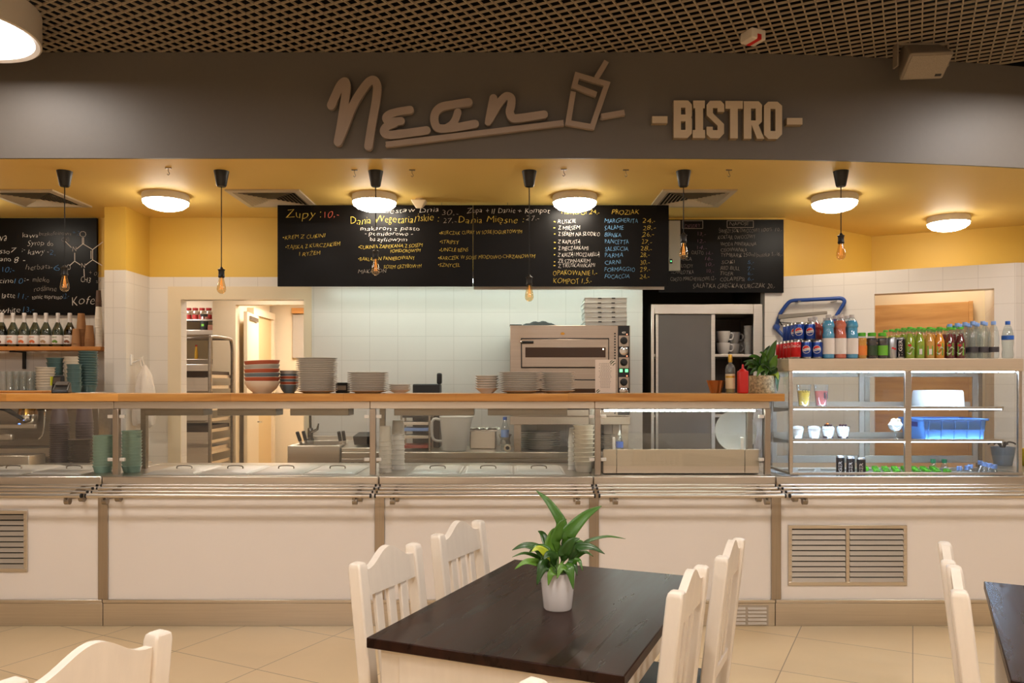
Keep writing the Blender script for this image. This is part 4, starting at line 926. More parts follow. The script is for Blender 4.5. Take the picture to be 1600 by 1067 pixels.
# tumblers on the cup tray
pr = None
for r in range(3):
    for k in range(5):
        Y = 6.16+r*.075; x = XM(5+k*10.5, 6.16)+(.028 if r == 1 else 0)
        lb = 'clear glass tumbler, '+ORD[k]+' along the '+('front', 'middle', 'rear')[r]+' row on the espresso machine'
        if pr is None:
            pr = tag(G().lathe([(0, 0), (.024, 0), (.026, .004), (.029, .165), (.027, .165), (.0245, .008), (0, .008)], n=18).build('glass_tumbler', K['tumbler'], loc=(x, Y, ZM)), lb, 'glass', 'tumblers on the espresso machine')
        else: dup(pr, (x, Y, ZM), 0, lb)
def cups(name, px, Y, n, r0, r1, h, pitch, m, lab, cat, grp, z=ZM, **k):
    rw = r0+(r1-r0)*.62; q = min(.003, .5*(rw-r0)*pitch/h); hr = h-min(.012, pitch*.6)
    stack(name, [(0, .002), (r0*.9, 0), (r0, .001), (rw, hr), (r1-.001, h-.005), (r1, h-.003), (r1, h-.0008), (r1-.0012, h), (r1-.004, h-.003), (rw-q, hr), (r0-q, min(.006, pitch*.4)), (0, min(.005, pitch*.35))], XM(px, Y), Y, z, n, pitch, [m], lab, cat, grp, seg=24, jit=.0, spin=False)
cups('beige_mug', 71, 6.2, 8, .055, .071, .05, .021, K['cream_china'], 'beige cup, {} in the stack beside the glass tumblers', 'cup', 'beige cups on the espresso machine')
cups('teal_bowl', 86, 6.42, 7, .052, .066, .05, .038, K['teal'], 'dark teal cup, {} in the stack behind the card terminal', 'cup', 'teal cups behind the card terminal')
cups('white_saucer', 112.5, 6.44, 9, .05, .062, .04, .031, K['cream_china'], 'white saucer, {} in the stack behind the teal cups', 'saucer', 'white saucers on the espresso machine')
cups('teal_bowl', 116, 6.13, 6, .045, .055, .05, .034, K['teal'], 'dark teal cup, {} in the short stack beside the tall teal stack', 'cup', 'short teal stack')
cups('teal_bowl', 137.5, 6.27, 14, .052, .072, .06, .0205, K['teal'], 'dark teal bowl, {} in the tall stack touching the syrup shelf edge', 'bowl', 'tall teal stack')
t = thing('card_terminal', 'black card terminal lying on the wooden shelf beside the beige cups', 'card terminal', (XM(96, 5.12), 5.12, ZS), R(20))
G().hexa([(-.05, -.06, 0), (.05, -.06, 0), (.05, .07, 0), (-.05, .07, 0)], [(-.045, -.055, .02), (.045, -.055, .02), (.045, .06, .075), (-.045, .06, .075)]).build('terminal_body', K['black'], t, bevel=.008)
G().hexa([(-.035, .0, .05), (.035, .0, .05), (.035, .05, .072), (-.035, .05, .072)], [(-.035, -.002, .055), (.035, -.002, .055), (.035, .048, .077), (-.035, .048, .077)]).build('screen', K['doorsteel'], t)
t2 = thing('card_terminal', 'second dark card reader standing upright on the shelf before the teal cups', 'card terminal', (XM(91, 5.28), 5.27, ZS), R(-15))
G().hexa([(-.04, -.015, 0), (.04, -.015, 0), (.04, .03, 0), (-.04, .03, 0)], [(-.036, .0, .115), (.036, .0, .115), (.036, .025, .12), (-.036, .025, .12)]).build('terminal_body', K['rubber'], t2, bevel=.006)
G().hexa([(-.03, -.008, .06), (.03, -.008, .06), (.03, .002, .06), (-.03, .002, .06)], [(-.028, -.002, .105), (.028, -.002, .105), (.028, .004, .105), (-.028, .004, .105)]).build('screen', K['doorsteel'], t2)
G().box(-.048, -.041, -.01, .02, .05, .11).build('yellow_sticker', mat('acid_yellow', (214, 220, 60), .6), t2)
t = thing('wooden_board', 'thin pale wooden board lying on the shelf in front of the glass tumblers', 'board', (XM(22, 5.28), 5.29, ZS)); G().box(-.25, .22, -.06, .06, 0, .016).build('board_plate', K['beamwood'], t, bevel=.004)
# syrup shelf
YQ = 6.88; ZQ = az(541.5, 6.8)
t = thing('syrup_shelf', 'orange wooden wall shelf under the coffee chalkboard carrying syrup bottles', 'shelf', (-4.6, YQ, ZQ))
G().box(-1.2, ax(158, 6.8)+4.6, -.09, .11, -.034, 0).build('shelf_board', K['shelfwood2'], t, bevel=.003)
for x in (ax(26, 6.9)+4.6, -.9):
    G().box(x-.014, x+.014, .12, .135, -.19, -.034).box(x-.014, x+.014, -.06, .135, -.046, -.034).build('shelf_bracket', K['black'], t, bevel=.002)
ZQ += .0002
def syrup(px, liquid, level_, spot, lab, art):
    Y = 6.87; t = thing('syrup_bottle', lab, 'bottle', (XM(px, Y), Y, ZQ), 0, 'syrup bottles on the wall shelf')
    b = G().lathe([(0, 0), (.042, 0), (.046, .006), (.046, .13), (.043, .15), (.022, .2), (.016, .215), (.0145, .27), (0, .27)], n=24).build('bottle_body', K['syrupglass'], t)
    r = .044; pr_ = [(0, .004), (r-.002, .004), (r-.002, .13), (.0405, .148)]
    if level_ > .15: pr_ += [(.026, .185), (0, .185)]
    else: pr_ = [(0, .004), (r-.002, .004), (r-.002, level_), (0, level_)]
    G().lathe(pr_, n=20).build('syrup', liquid, t)
    G().lathe([(.0465, .024), (.0468, .025), (.0468, .1), (.0465, .101)], n=24).build('label', K['labelw'], t)
    g = G()
    for q in range(5): g.box(-.026+q*.009, -.026+q*.009+.006, -.0482, -.046, .082, .0875)
    g.stroke([(-.014, .045), (0, .05), (.012, .042)], .02, -.0484, -.045, 0); g.build('label_print', art, t, smooth=False)
    G().lathe([(.0165, .215), (.0175, .22), (.015, .27), (.017, .275), (.017, .293), (.012, .297), (0, .297)], n=18).build('cap', K['labelw'], t)
brown = mat('brown_print', (120, 70, 46), .6); orange_p = mat('orange_print', (206, 106, 60), .6); green_p = mat('green_print', (96, 130, 50), .6); beige_p = mat('beige_print', (160, 130, 96), .6)
for px, liq, lv, art, l in ((3, 'jsyrup', .2, brown, 'dark syrup bottle, first on the wall shelf from the frame edge'), (20.5, 'jgold', .03, orange_p, 'nearly empty shorter syrup bottle, second on the wall shelf'), (38, 'jsyrup', .02, orange_p, 'syrup bottle with orange fruit label, third on the wall shelf'), (55, 'jsyrup', .02, orange_p, 'syrup bottle with orange nut label, fourth on the wall shelf'), (72, 'jgold', .02, beige_p, 'nearly empty syrup bottle with beige print, fifth on the wall shelf'), (90.5, 'jgold', .03, green_p, 'syrup bottle with green leaf label and pale remainder'), (109, 'jsyrup', .2, brown, 'full dark syrup bottle beside the brown paper cups')):
    syrup(px, K[liq], lv, 0, l, art)
def papercups(px, Y, n, m, lab, grp, h=.09, r0=.026, r1=.037, pitch=.022, z=None):
    z = ZQ if z is None else z
    q = min(.003, .55*(r1-r0)*pitch/h)
    stack('paper_cup', [(0, h-.001), (r0, h), (r1, .006), (r1*1.03, .0055), (r1*1.07, .004), (r1*1.07, .001), (r1*1.05, 0), (r1-q, 0), (r0-q, h-min(.005, pitch*.4)), (0, h-min(.005, pitch*.4))], XM(px, Y), Y, z, n, pitch, [m], lab, 'paper cup', grp, seg=20, jit=.0, spin=False)
papercups(119, 6.83, 2, K['kraft'], 'brown paper cup, {} of the kraft pair touching the last syrup', 'kraft cups', h=.13, r0=.028, r1=.036, pitch=.025)
papercups(127, 6.9, 6, K['kraft'], 'brown paper cup, {} in the tall kraft stack beside the syrups', 'tall kraft stack', h=.14, r0=.027, r1=.038, pitch=.031)
papercups(140, 6.83, 6, K['kraft'], 'brown paper cup, {} in the shorter kraft stack beside the syrups', 'short kraft stack', h=.12, r0=.029, r1=.038, pitch=.013)
papercups(154, 6.86, 11, K['cup_white'], 'white paper cup upside down, {} in the white stack against the pillar', 'white paper cups', h=.11, r0=.022, r1=.029, pitch=.024)
papercups(154, 6.86, 3, K['cup_brown'], 'dark brown paper cup, {} above the white cup stack', 'dark paper cups', h=.1, r0=.018, r1=.024, pitch=.02, z=ZQ+.352)
# behind the glass of the coffee unit
tb = thing('side_table', 'low steel table behind the sage green bowls carrying cup towers', 'table', (-3.0, 5.93, 0))
G().box(-.42, .22, -.14, .14, .87, .905).build('table_top', K['steel'], tb, bevel=.003)
for x in (-.39, .19):
    for y in (-.11, .11): G().box(x-.02, x+.02, y-.02, y+.02, 0, .87).build('leg', K['steeld'], tb)
ZB = .9052
papercups(93, 5.93, 19, K['plum'], 'dark plum cup, {} in the tall ribbed tower behind the coffee glass', 'tall plum tower', h=.11, r0=.05, r1=.066, pitch=.0165, z=ZB)
stack('beige_plate', plate_prof(.09, .018), XM(125, 5.92), 5.94, ZB, 13, .0135, [mat('taupe_china', (150, 132, 116), .35)], 'taupe plate, {} in the stack under the plum cups', 'plate', 'taupe plates behind the coffee glass')
papercups(132, 5.95, 7, K['plum'], 'dark plum cup, {} in the tower standing on the taupe plates', 'plum tower on plates', h=.12, r0=.05, r1=.06, pitch=.0205, z=ZB+.183)
cups('green_bowl', 161, 5.12, 11, .05, .063, .045, .0195, K['sage'], 'sage green bowl, {} in the shorter green stack beside the guard upright', 'bowl', 'shorter sage green stack', z=ZD-.004)
cups('green_bowl', 206, 5.13, 12, .05, .063, .045, .0205, K['sage'], 'sage green bowl, {} in the green stack behind the wide guard', 'bowl', 'taller sage green stack', z=ZD-.004)
# carrier bag on the pillar
t = thing('plastic_bag', 'white plastic carrier bag hanging from a hook on the pillar', 'bag', (-3.12, 6.68, 1.66))
g = G(); n = 28; vs = []; fs = []; prof = [(.008, 0), (.025, -.03), (.055, -.09), (.075, -.18), (.085, -.3), (.088, -.42), (.083, -.5), (.05, -.525)]
for k, (r, z) in enumerate(prof):
    for i in range(n):
        a = 2*pi*i/n; q = r*(1+.13*sin(5*a+k*.5)+.07*sin(9*a-k)); vs.append((q*cos(a), q*.75*sin(a), z+.008*sin(3*a)))
for k in range(len(prof)-1): fs += [(k*n+i, (k+1)*n+i, (k+1)*n+(i+1) % n, k*n+(i+1) % n) for i in range(n)]
fs += [tuple(range(n)), tuple(range(len(prof)*n-1, (len(prof)-1)*n-1, -1))]
g.add(vs, fs); g.build('bag_body', K['bag'], t)
g = G(); g.tube(smooth([(.0, 0, -.02), (-.02, .0, .05), (-.035, 0, .06), (-.03, .0, .0), (.01, 0, -.05)], 5), .006, 6); g.build('bag_handle', K['bag'], t)
t = thing('wall_hook', 'small white hook on the pillar holding the plastic bag', 'hook', (-3.235, 6.68, 1.68)); G().box(0, .012, -.018, .018, -.02, .07).build('hook_plate', K['white'], t, bevel=.003); G().tube([(.01, 0, 0), (.09, 0, .03), (.1, 0, .06)], .005, 8).build('hook_arm', K['white'], t)

# ---------------------------------------------------------------- room behind the doorway: trolley, jars
t = thing('rack_trolley', 'tubular steel rack trolley with trays standing in the doorway', 'trolley', (-3.14, 7.8, 0))
zt = 1.96
for s, nm in ((.26, 'side_frame'), (-.26, 'side_frame')):
    G().tube([(s, -.3, .08)]+smooth([(s, -.3, zt-.12), (s, -.29, zt-.03), (s, -.22, zt), (s, .2, zt), (s, .27, zt-.03), (s, .3, zt-.12)], 5)+[(s, .3, .08)], .017, 10).build(nm, K['steeld'], t)
for y in (-.3, .3):
    G().tube([(-.26, y*.8, zt), (.26, y*.8, zt)], .014, 8).build('top_bar', K['steeld'], t); G().tube([(-.26, y, .16), (.26, y, .16)], .014, 8).build('bottom_bar', K['steeld'], t)
for k in range(13):
    z = .3+k*.105
    for s in (.245, -.245):
        G().box(min(s, s-.03*(1 if s > 0 else -1)), max(s, s-.03*(1 if s > 0 else -1)), -.3, .3, z, z+.004).box(s-.002, s+.002, -.3, .3, z, z+.03).build('tray_runner', K['steel'], t)
for x in (-.26, .26):
    for y in (-.3, .3): G().lathe([(0, 0), (.03, 0), (.03, .025), (0, .025)], n=14, T=Matrix.Translation((x-.012, y, .05)) @ Matrix.Rotation(R(90), 4, 'Y')).lathe([(.008, 0), (.008, .06)], c=(x, y, .04), n=8).build('caster', K['rubber'], t)
darktray = mat('dark_baking_tray', (62, 48, 38), .5, .5)
for k, (m, l) in enumerate(((darktray, 'deep dark baking tray high in the rack trolley'), (K['steel'], 'perforated steel tray in the middle of the rack trolley'), (darktray, 'deep dark baking tray near the shelf height in the rack trolley'), (K['steel'], 'steel tray low in the rack trolley'), (darktray, 'deep dark baking tray low in the rack trolley'), (K['steel'], 'steel tray lowest in the rack trolley'))):
    z = .3+(12-k*2)*.105+.005-(.105 if k else 0)
    tag(G().box(-.235, .235, -.28, .28, 0, .004).box(-.235, .235, -.28, -.276, .004, .06).box(-.235, .235, .276, .28, .004, .06).box(-.235, -.231, -.276, .276, .004, .06).box(.231, .235, -.276, .276, .004, .06).build('baking_tray', m, loc=(-3.14, 7.8, z)), l, 'tray', 'trays in the rack trolley')
t = thing('jar_shelf', 'steel wall shelf behind the doorway', 'shelf', (-3.9, 9.12, 2.115)); G().box(-.6, .6, -.17, .17, -.05, 0).build('shelf_plate', K['steel'], t, bevel=.003)
t = thing('upper_jar_shelf', 'thin white wall shelf with red lidded jars behind the doorway', 'shelf', (-3.9, 9.2, 2.25)); G().box(-.6, .75, -.09, .09, -.015, 0).build('shelf_plate', K['white'], t, bevel=.002)
for k in range(6):
    x = ax(284+k*10.6, 9.2); lb = ORD[k]+' red lidded spice jar on the upper shelf behind the doorway'
    t = thing('spice_jar', lb, 'jar', (x, 9.2, 2.2502), 0, 'red lidded spice jars')
    G().lathe([(0, 0), (.033, 0), (.034, .004), (.034, .1), (.028, .115), (0, .115)], n=16).build('jar_body', K['jarglass'], t); G().lathe([(.0345, .01), (.0345, .06)], n=16).build('label', K['jarred'], t); G().lathe([(.031, .112), (.032, .115), (.032, .138), (0, .14)], n=16).build('lid', K['capred'], t)
t = thing('spice_jar', 'taller dark spice jar with black lid on the steel shelf', 'jar', (ax(320, 9.1), 9.08, 2.1152)); G().lathe([(0, 0), (.042, 0), (.043, .005), (.043, .15), (.036, .165), (0, .165)], n=18).build('jar_body', K['jarglass'], t); G().lathe([(.0435, .01), (.0435, .11)], n=18).build('label', K['black'], t); G().lathe([(.04, .163), (.041, .166), (.041, .19), (0, .192)], n=18).build('lid', K['black'], t)
g = G(); g.box(-.014, .014, -.0446, -.043, .05, .075); g.build('label_print', K['lgreen'], t)
tag(G().box(-.03, .03, -.03, .03, 0, .065).build('spice_box', brown, loc=(ax(329, 9.05), 9.07, 2.1152), bevel=.003), 'small brown box beside the tall dark spice jar', 'box')
t = thing('sauce_bottle', 'yellow sauce bottle behind the rack trolley', 'bottle', (ax(304, 9.0), 9.05, 1.78)); G().lathe([(0, 0), (.018, 0), (.019, .005), (.019, .06), (.012, .14), (.011, .15), (0, .15)], n=14).build('bottle_body', K['gold'], t); G().lathe([(.012, .15), (.012, .17), (0, .172)], n=12).build('cap', K['capred'], t)
t = thing('work_cabinet', 'steel cabinet under the jar shelf behind the rack trolley', 'cabinet', (-3.9, 9.05, 0)); G().box(-.6, .6, -.22, .22, 0, 1.78).build('cabinet_body', K['steeld'], t, bevel=.004)
for k in range(5): G().box(-.57, .57, -.235, -.221, .1+k*.33, .1+k*.33+.3).build('drawer', K['steel'], t, bevel=.003)

# ---------------------------------------------------------------- kitchen line along the back wall
t = thing('steel_sink', 'stainless steel sink unit below the white tiles', 'sink', (ax(489, 6.35), 6.32, 0)); x0 = ax(449, 6.32)-ax(489, 6.35); x1 = ax(531, 6.32)-ax(489, 6.35)
g = G(); g.box(x0, x1, 0, .05, .86, 1.005); g.box(x0, x1, .6, .68, .86, 1.005); g.box(x0, x0+.06, .05, .6, .86, 1.005); g.box(x1-.05, x1, .05, .6, .86, 1.005); g.box(x0+.06, x1-.05, .05, .6, .7, .72)
g.build('sink_rim', K['steel'], t, bevel=.006)
G().box(x0+.06, x1-.05, .045, .055, .72, .9).box(x0+.055, x0+.065, .05, .6, .72, .9).box(x1-.055, x1-.045, .05, .6, .72, .9).box(x0+.06, x1-.05, .595, .605, .72, .9).build('basin', K['steeld'], t)
G().box(x0, x1, .66, .68, 1.005, 1.04).build('splash_edge', K['steel'], t, bevel=.003)
for x in (x0+.03, x1-.03):
    for y in (.04, .64): G().box(x-.02, x+.02, y-.02, y+.02, 0, .86).build('leg', K['steeld'], t)
t = thing('tap', 'chrome kitchen tap with bent spout on the sink', 'tap', (ax(484, 6.9), 6.92, 1.0052)); 
G().lathe([(0, 0), (.032, 0), (.032, .012), (.024, .02), (.024, .1), (.02, .11), (0, .11)], n=18).build('tap_body', K['tapmetal'], t)
G().tube(smooth([(0, 0, .1), (.0, 0, .3), (.02, -.01, .345), (.06, -.03, .34), (.13, -.07, .25)], 6), .011, 10).build('spout', K['tapmetal'], t)
G().tube([(.01, -.01, .07), (.07, -.03, .1), (.08, -.03, .15)], [.014, .012, .006], 8).build('lever', K['tapmetal'], t)
for px, y, l, a in ((471, 6.45, 'black knife handle leaning at the sink edge', -14), (479, 6.52, 'second black knife handle beside the tap', -10), (533, 6.45, 'black knife handle leaning over the cutting table', -6), (539, 6.5, 'second black knife handle over the cutting table', -4)):
    z = 1.0052; t = thing('kitchen_knife', l, 'knife', (ax(px, y), y, z), 0, 'knives at the sink')
    T = Matrix.Rotation(R(a), 4, 'Y') @ Matrix.Rotation(R(18), 4, 'X')
    G().box(-.014, .014, -.009, .009, .03, .115, T=T).build('handle', K['black'], t, bevel=.005); G().hexa([(-.012, -.0015, 0), (.012, -.0015, 0), (.012, .0015, 0), (-.012, .0015, 0)], [(-.012, -.0015, .03), (.012, -.0015, .03), (.012, .0015, .03), (-.012, .0015, .03)], T=T).build('blade', K['steel'], t)
# worktable
YW = 6.28
t = thing('steel_worktable', 'long stainless worktable along the tiled kitchen wall', 'table', (-.2, YW, 0)); wx0, wx1 = ax(531, YW)+.2+.012, ax(1000, YW)+.2
G().box(wx0, wx1, 0, .68, .905, .955).box(wx0, wx1, 0, .012, .875, .905).build('table_top', K['steel'], t, bevel=.005)
G().box(wx0+.04, wx1-.04, .05, .64, .3, .33).build('lower_shelf', K['steeld'], t)
for x in (wx0+.04, 0, wx1-.04):
    for y in (.05, .62): G().box(x-.02, x+.02, y-.02, y+.02, 0, .905).build('leg', K['steeld'], t)
ZW = .9552
t = thing('cutting_station', 'steel cutting stand with dark tray beside the sink', 'stand', (ax(561, 6.5), 6.5, ZW))
G().hexa([(-.11, -.16, 0), (.12, -.16, 0), (.12, .16, 0), (-.11, .16, 0)], [(-.11, -.16, .03), (.12, -.16, .03), (.12, .16, .06), (-.11, .16, .06)]).build('stand_base', K['steel'], t, bevel=.004)
G().hexa([(-.02, -.1, .05), (.11, -.1, .05), (.11, .14, .075), (-.02, .14, .075)], [(-.03, -.11, .12), (.115, -.11, .12), (.115, .15, .14), (-.03, .15, .14)]).build('dark_tray', K['black'], t, bevel=.004)
# paper rack with trays
t = thing('tray_rack', 'small steel rack with flat trays beside the white jug', 'rack', (ax(652, 6.55), 6.55, ZW))
w = .115
for x in (-w, w):
    for y in (-.12, .12): G().box(x-.008, x+.008, y-.008, y+.008, 0, .37).build('rack_post', K['steeld'], t)
for k, (z, m) in enumerate(((.02, K['pastel']), (.1, K['steel']), (.16, K['capblue']), (.21, K['steel']))): G().box(-w+.01, w-.01, -.135, .12, z, z+.025).build('rack_shelf', m, t, bevel=.003)
G().box(-w, w, -.125, .12, .27, .37).build('black_holder', K['black'], t, bevel=.004)
t = thing('slicer', 'black appliance with upright handle showing above the shelf', 'slicer', (ax(664, 6.75), 6.8, ZW)); G().box(-.1, .13, -.1, .1, 0, .545).build('appliance_body', K['black'], t, bevel=.01); G().box(.1, .14, -.04, .04, .545, .64).build('upright_handle', K['black'], t, bevel=.012)
tag(G().box(-.07, .07, -.05, .05, 0, .02).build('white_dish', K['white'], loc=(ax(706, 6.8)+.0, 6.85, ZW+.0), bevel=.004), 'flat white dish on the worktable behind the jug', 'dish')
t = thing('measuring_jug', 'milky plastic measuring jug on the front of the worktable', 'jug', (ax(710, 6.42), 6.42, ZW))
g = G(); g.lathe([(0, 0), (.09, 0), (.096, .006), (.118, .265), (.125, .28), (.12, .282), (.113, .265), (.09, .01), (0, .01)], n=32); b = g.build('jug_body', K['jug'], t)
for v in b.data.vertices:
    if v.co.z > .2 and v.co.x > .08: v.co.x += .035*(v.co.z-.2)/.08
G().tube(smooth([(-.108, 0, .25), (-.16, 0, .26), (-.185, 0, .22), (-.18, 0, .12), (-.155, 0, .085), (-.1, 0, .08)], 6), .011, 8).build('handle', K['jug'], t)
G().lathe([(0, .005), (.088, .012), (.106, .15), (0, .15)], n=28).build('water', K['pane2'], t)
t = thing('foil_pan', 'steel pan covered with crumpled foil beside the jug', 'pan', (ax(757, 6.68), 6.68, ZW)); G().box(-.12, .1, -.1, .1, 0, .16).build('pan_body', K['steel'], t, bevel=.012)
g = G(); n = 14; vs = []; fs = []
for i in range(n+1):
    for j in range(n+1): vs.append((-.13+.26*i/n, -.11+.22*j/n, .168+random.uniform(-.006, .012)))
for i in range(n):
    for j in range(n): a = i*(n+1)+j; fs.append((a, a+n+1, a+n+2, a+1))
g.add(vs, fs); g.box(-.128, .108, -.108, .108, .15, .163); g.build('foil_cover', K['foil'], t, smooth=False)
t = thing('foil_packet', 'loose crumpled foil packet leaning at the pan', 'foil', (ax(789, 6.78), 6.8, ZW)); g = G()
g.lathe([(0, 0), (.03, 0), (.05, .03), (.04, .07), (.06, .11), (.02, .13), (0, .13)], n=9); g.build('packet', K['foil'], t, smooth=False)
t = thing('water_bottle', 'clear bottle with blue cap standing beside the oven stand', 'bottle', (ax(789, 6.45), 6.45, ZW))
G().lathe([(0, 0), (.03, 0), (.033, .006), (.033, .09), (.03, .1), (.033, .11), (.033, .18), (.016, .235), (.014, .25), (0, .25)], n=20).build('bottle_body', K['bottleglass'], t); G().lathe([(.0165, .25), (.0165, .275), (0, .277)], n=14).build('cap', K['capdblue'], t); G().lathe([(.0335, .11), (.0335, .17)], n=20).build('label', K['capblue'], t)
t = thing('cardboard_tube', 'small roll lying at the foot of the bottle', 'roll', (ax(793, 6.36), 6.36, ZW+.028)); T = Matrix.Rotation(R(90), 4, 'X'); G().lathe([(.017, -.03), (.028, -.03), (.028, .03), (.017, .03), (.017, -.03)], n=18, T=T).build('roll_shell', K['cream'], t); G().lathe([(0, -.026), (.0168, -.026)], n=18, T=T).build('dark_core', K['black'], t)
stack('serving_plate', plate_prof(.165, .022), ax(845, 6.5), 6.55, ZW, 8, .0185, [K['china']], 'large white plate, {} in the stack under the oven', 'plate', 'large plates under the oven', jit=.003)
stack('side_plate', plate_prof(.1, .018), ax(942, 6.55), 6.55, ZW, 7, .018, [K['china']], 'white plate, {} in the stack at the end of the worktable', 'plate', 'plates at the worktable end', jit=.003)
# oven on its stand
ox0, ox1 = ax(797, 6.3), ax(985, 6.3); oc = (ox0+ox1)/2
t = thing('oven_stand', 'steel stand carrying the pizza oven on the worktable', 'stand', (oc, 6.3, ZW)); w = (ox1-ox0)/2
G().box(-w, w, 0, .66, .22, .285).build('stand_plate', K['ovensteel'], t, bevel=.003)
for x in (-w+.06, w-.04):
    for y in (.05, .6): G().box(x-.028, x+.028, y-.02, y+.02, 0, .22).build('leg', K['ovensteel'], t)
t = thing('pizza_oven', 'double deck stainless pizza oven with knobs against the white tiles', 'oven', (oc, 6.29, ZW+.2855)); H = az(508, 6.29)-(ZW+.2855)
G().box(-w, w, .02, .66, 0, H).build('oven_body', K['ovensteel'], t, bevel=.004)
pz = lambda px: ax(px, 6.29)-oc
zz = lambda py: az(py, 6.29)-(ZW+.2855)
px0, px1 = pz(966), pz(984)
p = G().box(px0, px1, .012, .02, .01, H-.004).build('control_panel', K['black'], t)
for j, (py, kind) in enumerate(((532, 'k'), (548, 'd'), (566, 'k'), (597, 'k'), (612, 'd'))):
    cx = (px0+px1)/2
    if kind == 'k':
        G().box(px0+.006, px1-.006, .008, .012, zz(py)-.048, zz(py)+.04).build('knob_plate', K['ovensteel'], p, bevel=.003)
        G().lathe([(0, 0), (.03, 0), (.028, .012), (.022, .016), (.02, .03), (0, .032)], n=20, T=Matrix.Translation((cx, .008, zz(py))) @ Matrix.Rotation(R(90), 4, 'X')).build('knob', K['black'], p)
        G().lathe([(0, 0), (.006, 0), (.004, .005), (0, .006)], n=10, T=Matrix.Translation((cx+.025, .008, zz(py)+.05)) @ Matrix.Rotation(R(90), 4, 'X')).build('pilot_light', K['red_led'], p)
    else: G().lathe([(0, 0), (.036, 0), (.036, .008), (.03, .01), (0, .009)], n=24, T=Matrix.Translation((cx, .012, zz(py))) @ Matrix.Rotation(R(90), 4, 'X')).build('dial', K['chrome'], p)
for dx in (-.022, .022): G().box((px0+px1)/2+dx-.012, (px0+px1)/2+dx+.012, .009, .012, zz(579)-.012, zz(579)+.012).build('green_light', K['green_led'], p)
g = G(); g.text('e', (px0+px1)/2-.016, zz(518)-.014, .024, .0105, (px0+px1)/2+.016, thin=0, wob=0); g.build('emblem', K['chrome'], p, smooth=False)
g = G()
for k in range(30): g.box(px0-.03, px0-.018, .0185, .021, .02+k*.022, .032+k*.022)
g.build('side_slots', K['black'], t, smooth=False)
for (ya, yb) in ((528, 575), (592.5, 640)):
    a, b = pz(814), pz(952); G().box(a, b, .012, .021, zz(yb), zz(ya)).build('door_gap', K['black'], t)
    d = G().box(a+.008, b-.008, -.006, .014, zz(yb)+.008, zz(ya)-.01).build('oven_door', K['ovensteel'], t, bevel=.003)
    G().box(a+.035, b-.03, -.009, -.0055, zz(yb)+.085, zz(ya)-.075).build('oven_window', K['dark_glass'], d, bevel=.002)
    G().cyl((a+.0, -.02, zz(ya)-.035), (a+.1, -.02, zz(ya)-.035), .011, 10).build('door_handle', K['black'], d); G().cyl((a-.005, -.02, zz(ya)-.03), (a+.008, -.02, zz(ya)-.03), .015, 12).build('handle_joint', K['chrome'], d)
    G().lathe([(0, 0), (.006, 0), (.004, .002), (0, .003)], n=10, T=Matrix.Translation((b-.05, -.009, zz(ya)-.09)) @ Matrix.Rotation(R(90), 4, 'X')).build('oven_lamp', K['oven_lamp'], d)
G().outline([[( -.24+.018*cos(k*pi/3), zz(521)+.012*sin(k*pi/3)) for k in range(6)]], .0188, .0202, T=Matrix.Translation((.18, 0, 0))).build('warm_sticker', K['brass'], t)
ZO = ZW+.2855+H+.0003
t = thing('dark_cloth', 'dark cloth lying in a flat heap on the oven', 'cloth', (ax(840, 6.45), 6.45, ZO)); g = G(); vs = []; fs = []; n = 20; m = 8
for i in range(n+1):
    for j in range(m+1):
        x = -.16+.32*i/n; y = -.12+.2*j/m; e = max(0, 1-(2*j/m-1)**2)*max(0, 1-(2*i/n-1)**4); vs.append((x, y, e*(.012+.028*max(0, sin(i/n*3.0-.2))+.006*sin(i*1.3+j))))
for i in range(n):
    for j in range(m): a = i*(m+1)+j; fs.append((a, a+m+1, a+m+2, a+1))
g.add(vs, fs); g.build('cloth_folds', K['cloth'], t)
tag(G().box(-.05, .05, -.08, .08, 0, .012).build('dark_mat', K['cloth'], loc=(ax(806, 6.4)-.0, 6.45, ZO), bevel=.003), 'thin dark mat at the oven corner beside the cloth', 'mat')
for k in range(6):
    z = ZO+k*.0378; t = thing('pizza_box', 'white cardboard pizza box, '+level(k, 6)+' of the pile on the oven', 'pizza box', (ax(943, 6.5)+random.uniform(-.006, .006), 6.5, z), R(random.uniform(-2, 2)), 'pizza boxes on the oven')
    G().box(-.168, .168, -.165, .165, 0, .032).build('box_tray', K['pizza'], t, bevel=.002); G().box(-.172, .172, -.168, .165, .03, .0372).build('box_lid', K['pizza'], t, bevel=.002)
    g = G()
    for x in (-.05, .06): g.box(x-.014, x+.014, -.1695, -.166, .026, .034)
    g.build('air_hole', K['ink'], t)
# steel cabinet in the recess
kx0, kx1 = ax(1017, 7.06), ax(1192, 7.06); kc = (kx0+kx1)/2; kw = (kx1-kx0)/2; KH = az(475, 7.06)
t = thing('steel_cabinet', 'tall stainless cabinet with sliding doors in the dark recess', 'cabinet', (kc, 7.06, 0)); q = lambda px: ax(px, 7.06)-kc
g = G(); g.box(-kw, -kw+.03, 0, .62, 0, KH); g.box(kw-.02, kw, .03, .62, 0, KH); g.box(kw-.085, kw, 0, .03, 0, KH); g.box(kw-.085, kw-.02, .03, .6, KH-.09, KH); g.box(-kw+.03, kw-.085, 0, .62, KH-.09, KH); g.box(-kw+.03, kw-.02, .6, .62, 0, KH-.09); g.box(-kw+.03, kw-.085, 0, .6, 0, .1)
g.build('cabinet_body', K['steel'], t, bevel=.004); G().box(-kw+.031, kw-.021, .592, .599, .1, KH-.09).build('cabinet_shade_sheet', mat('painted_cabinet_shade', (70, 62, 56), .5, .7), t)  # dark sheet at the inside back paints in the cabinet's shade
G().box(q(1025), q(1115), .02, .035, .1, KH-.092).build('sliding_door', K['doorsteel'], t, bevel=.003)
G().box(q(1112), q(1118), .012, .02, .1, KH-.092).build('door_edge', K['steel'], t, bevel=.002)
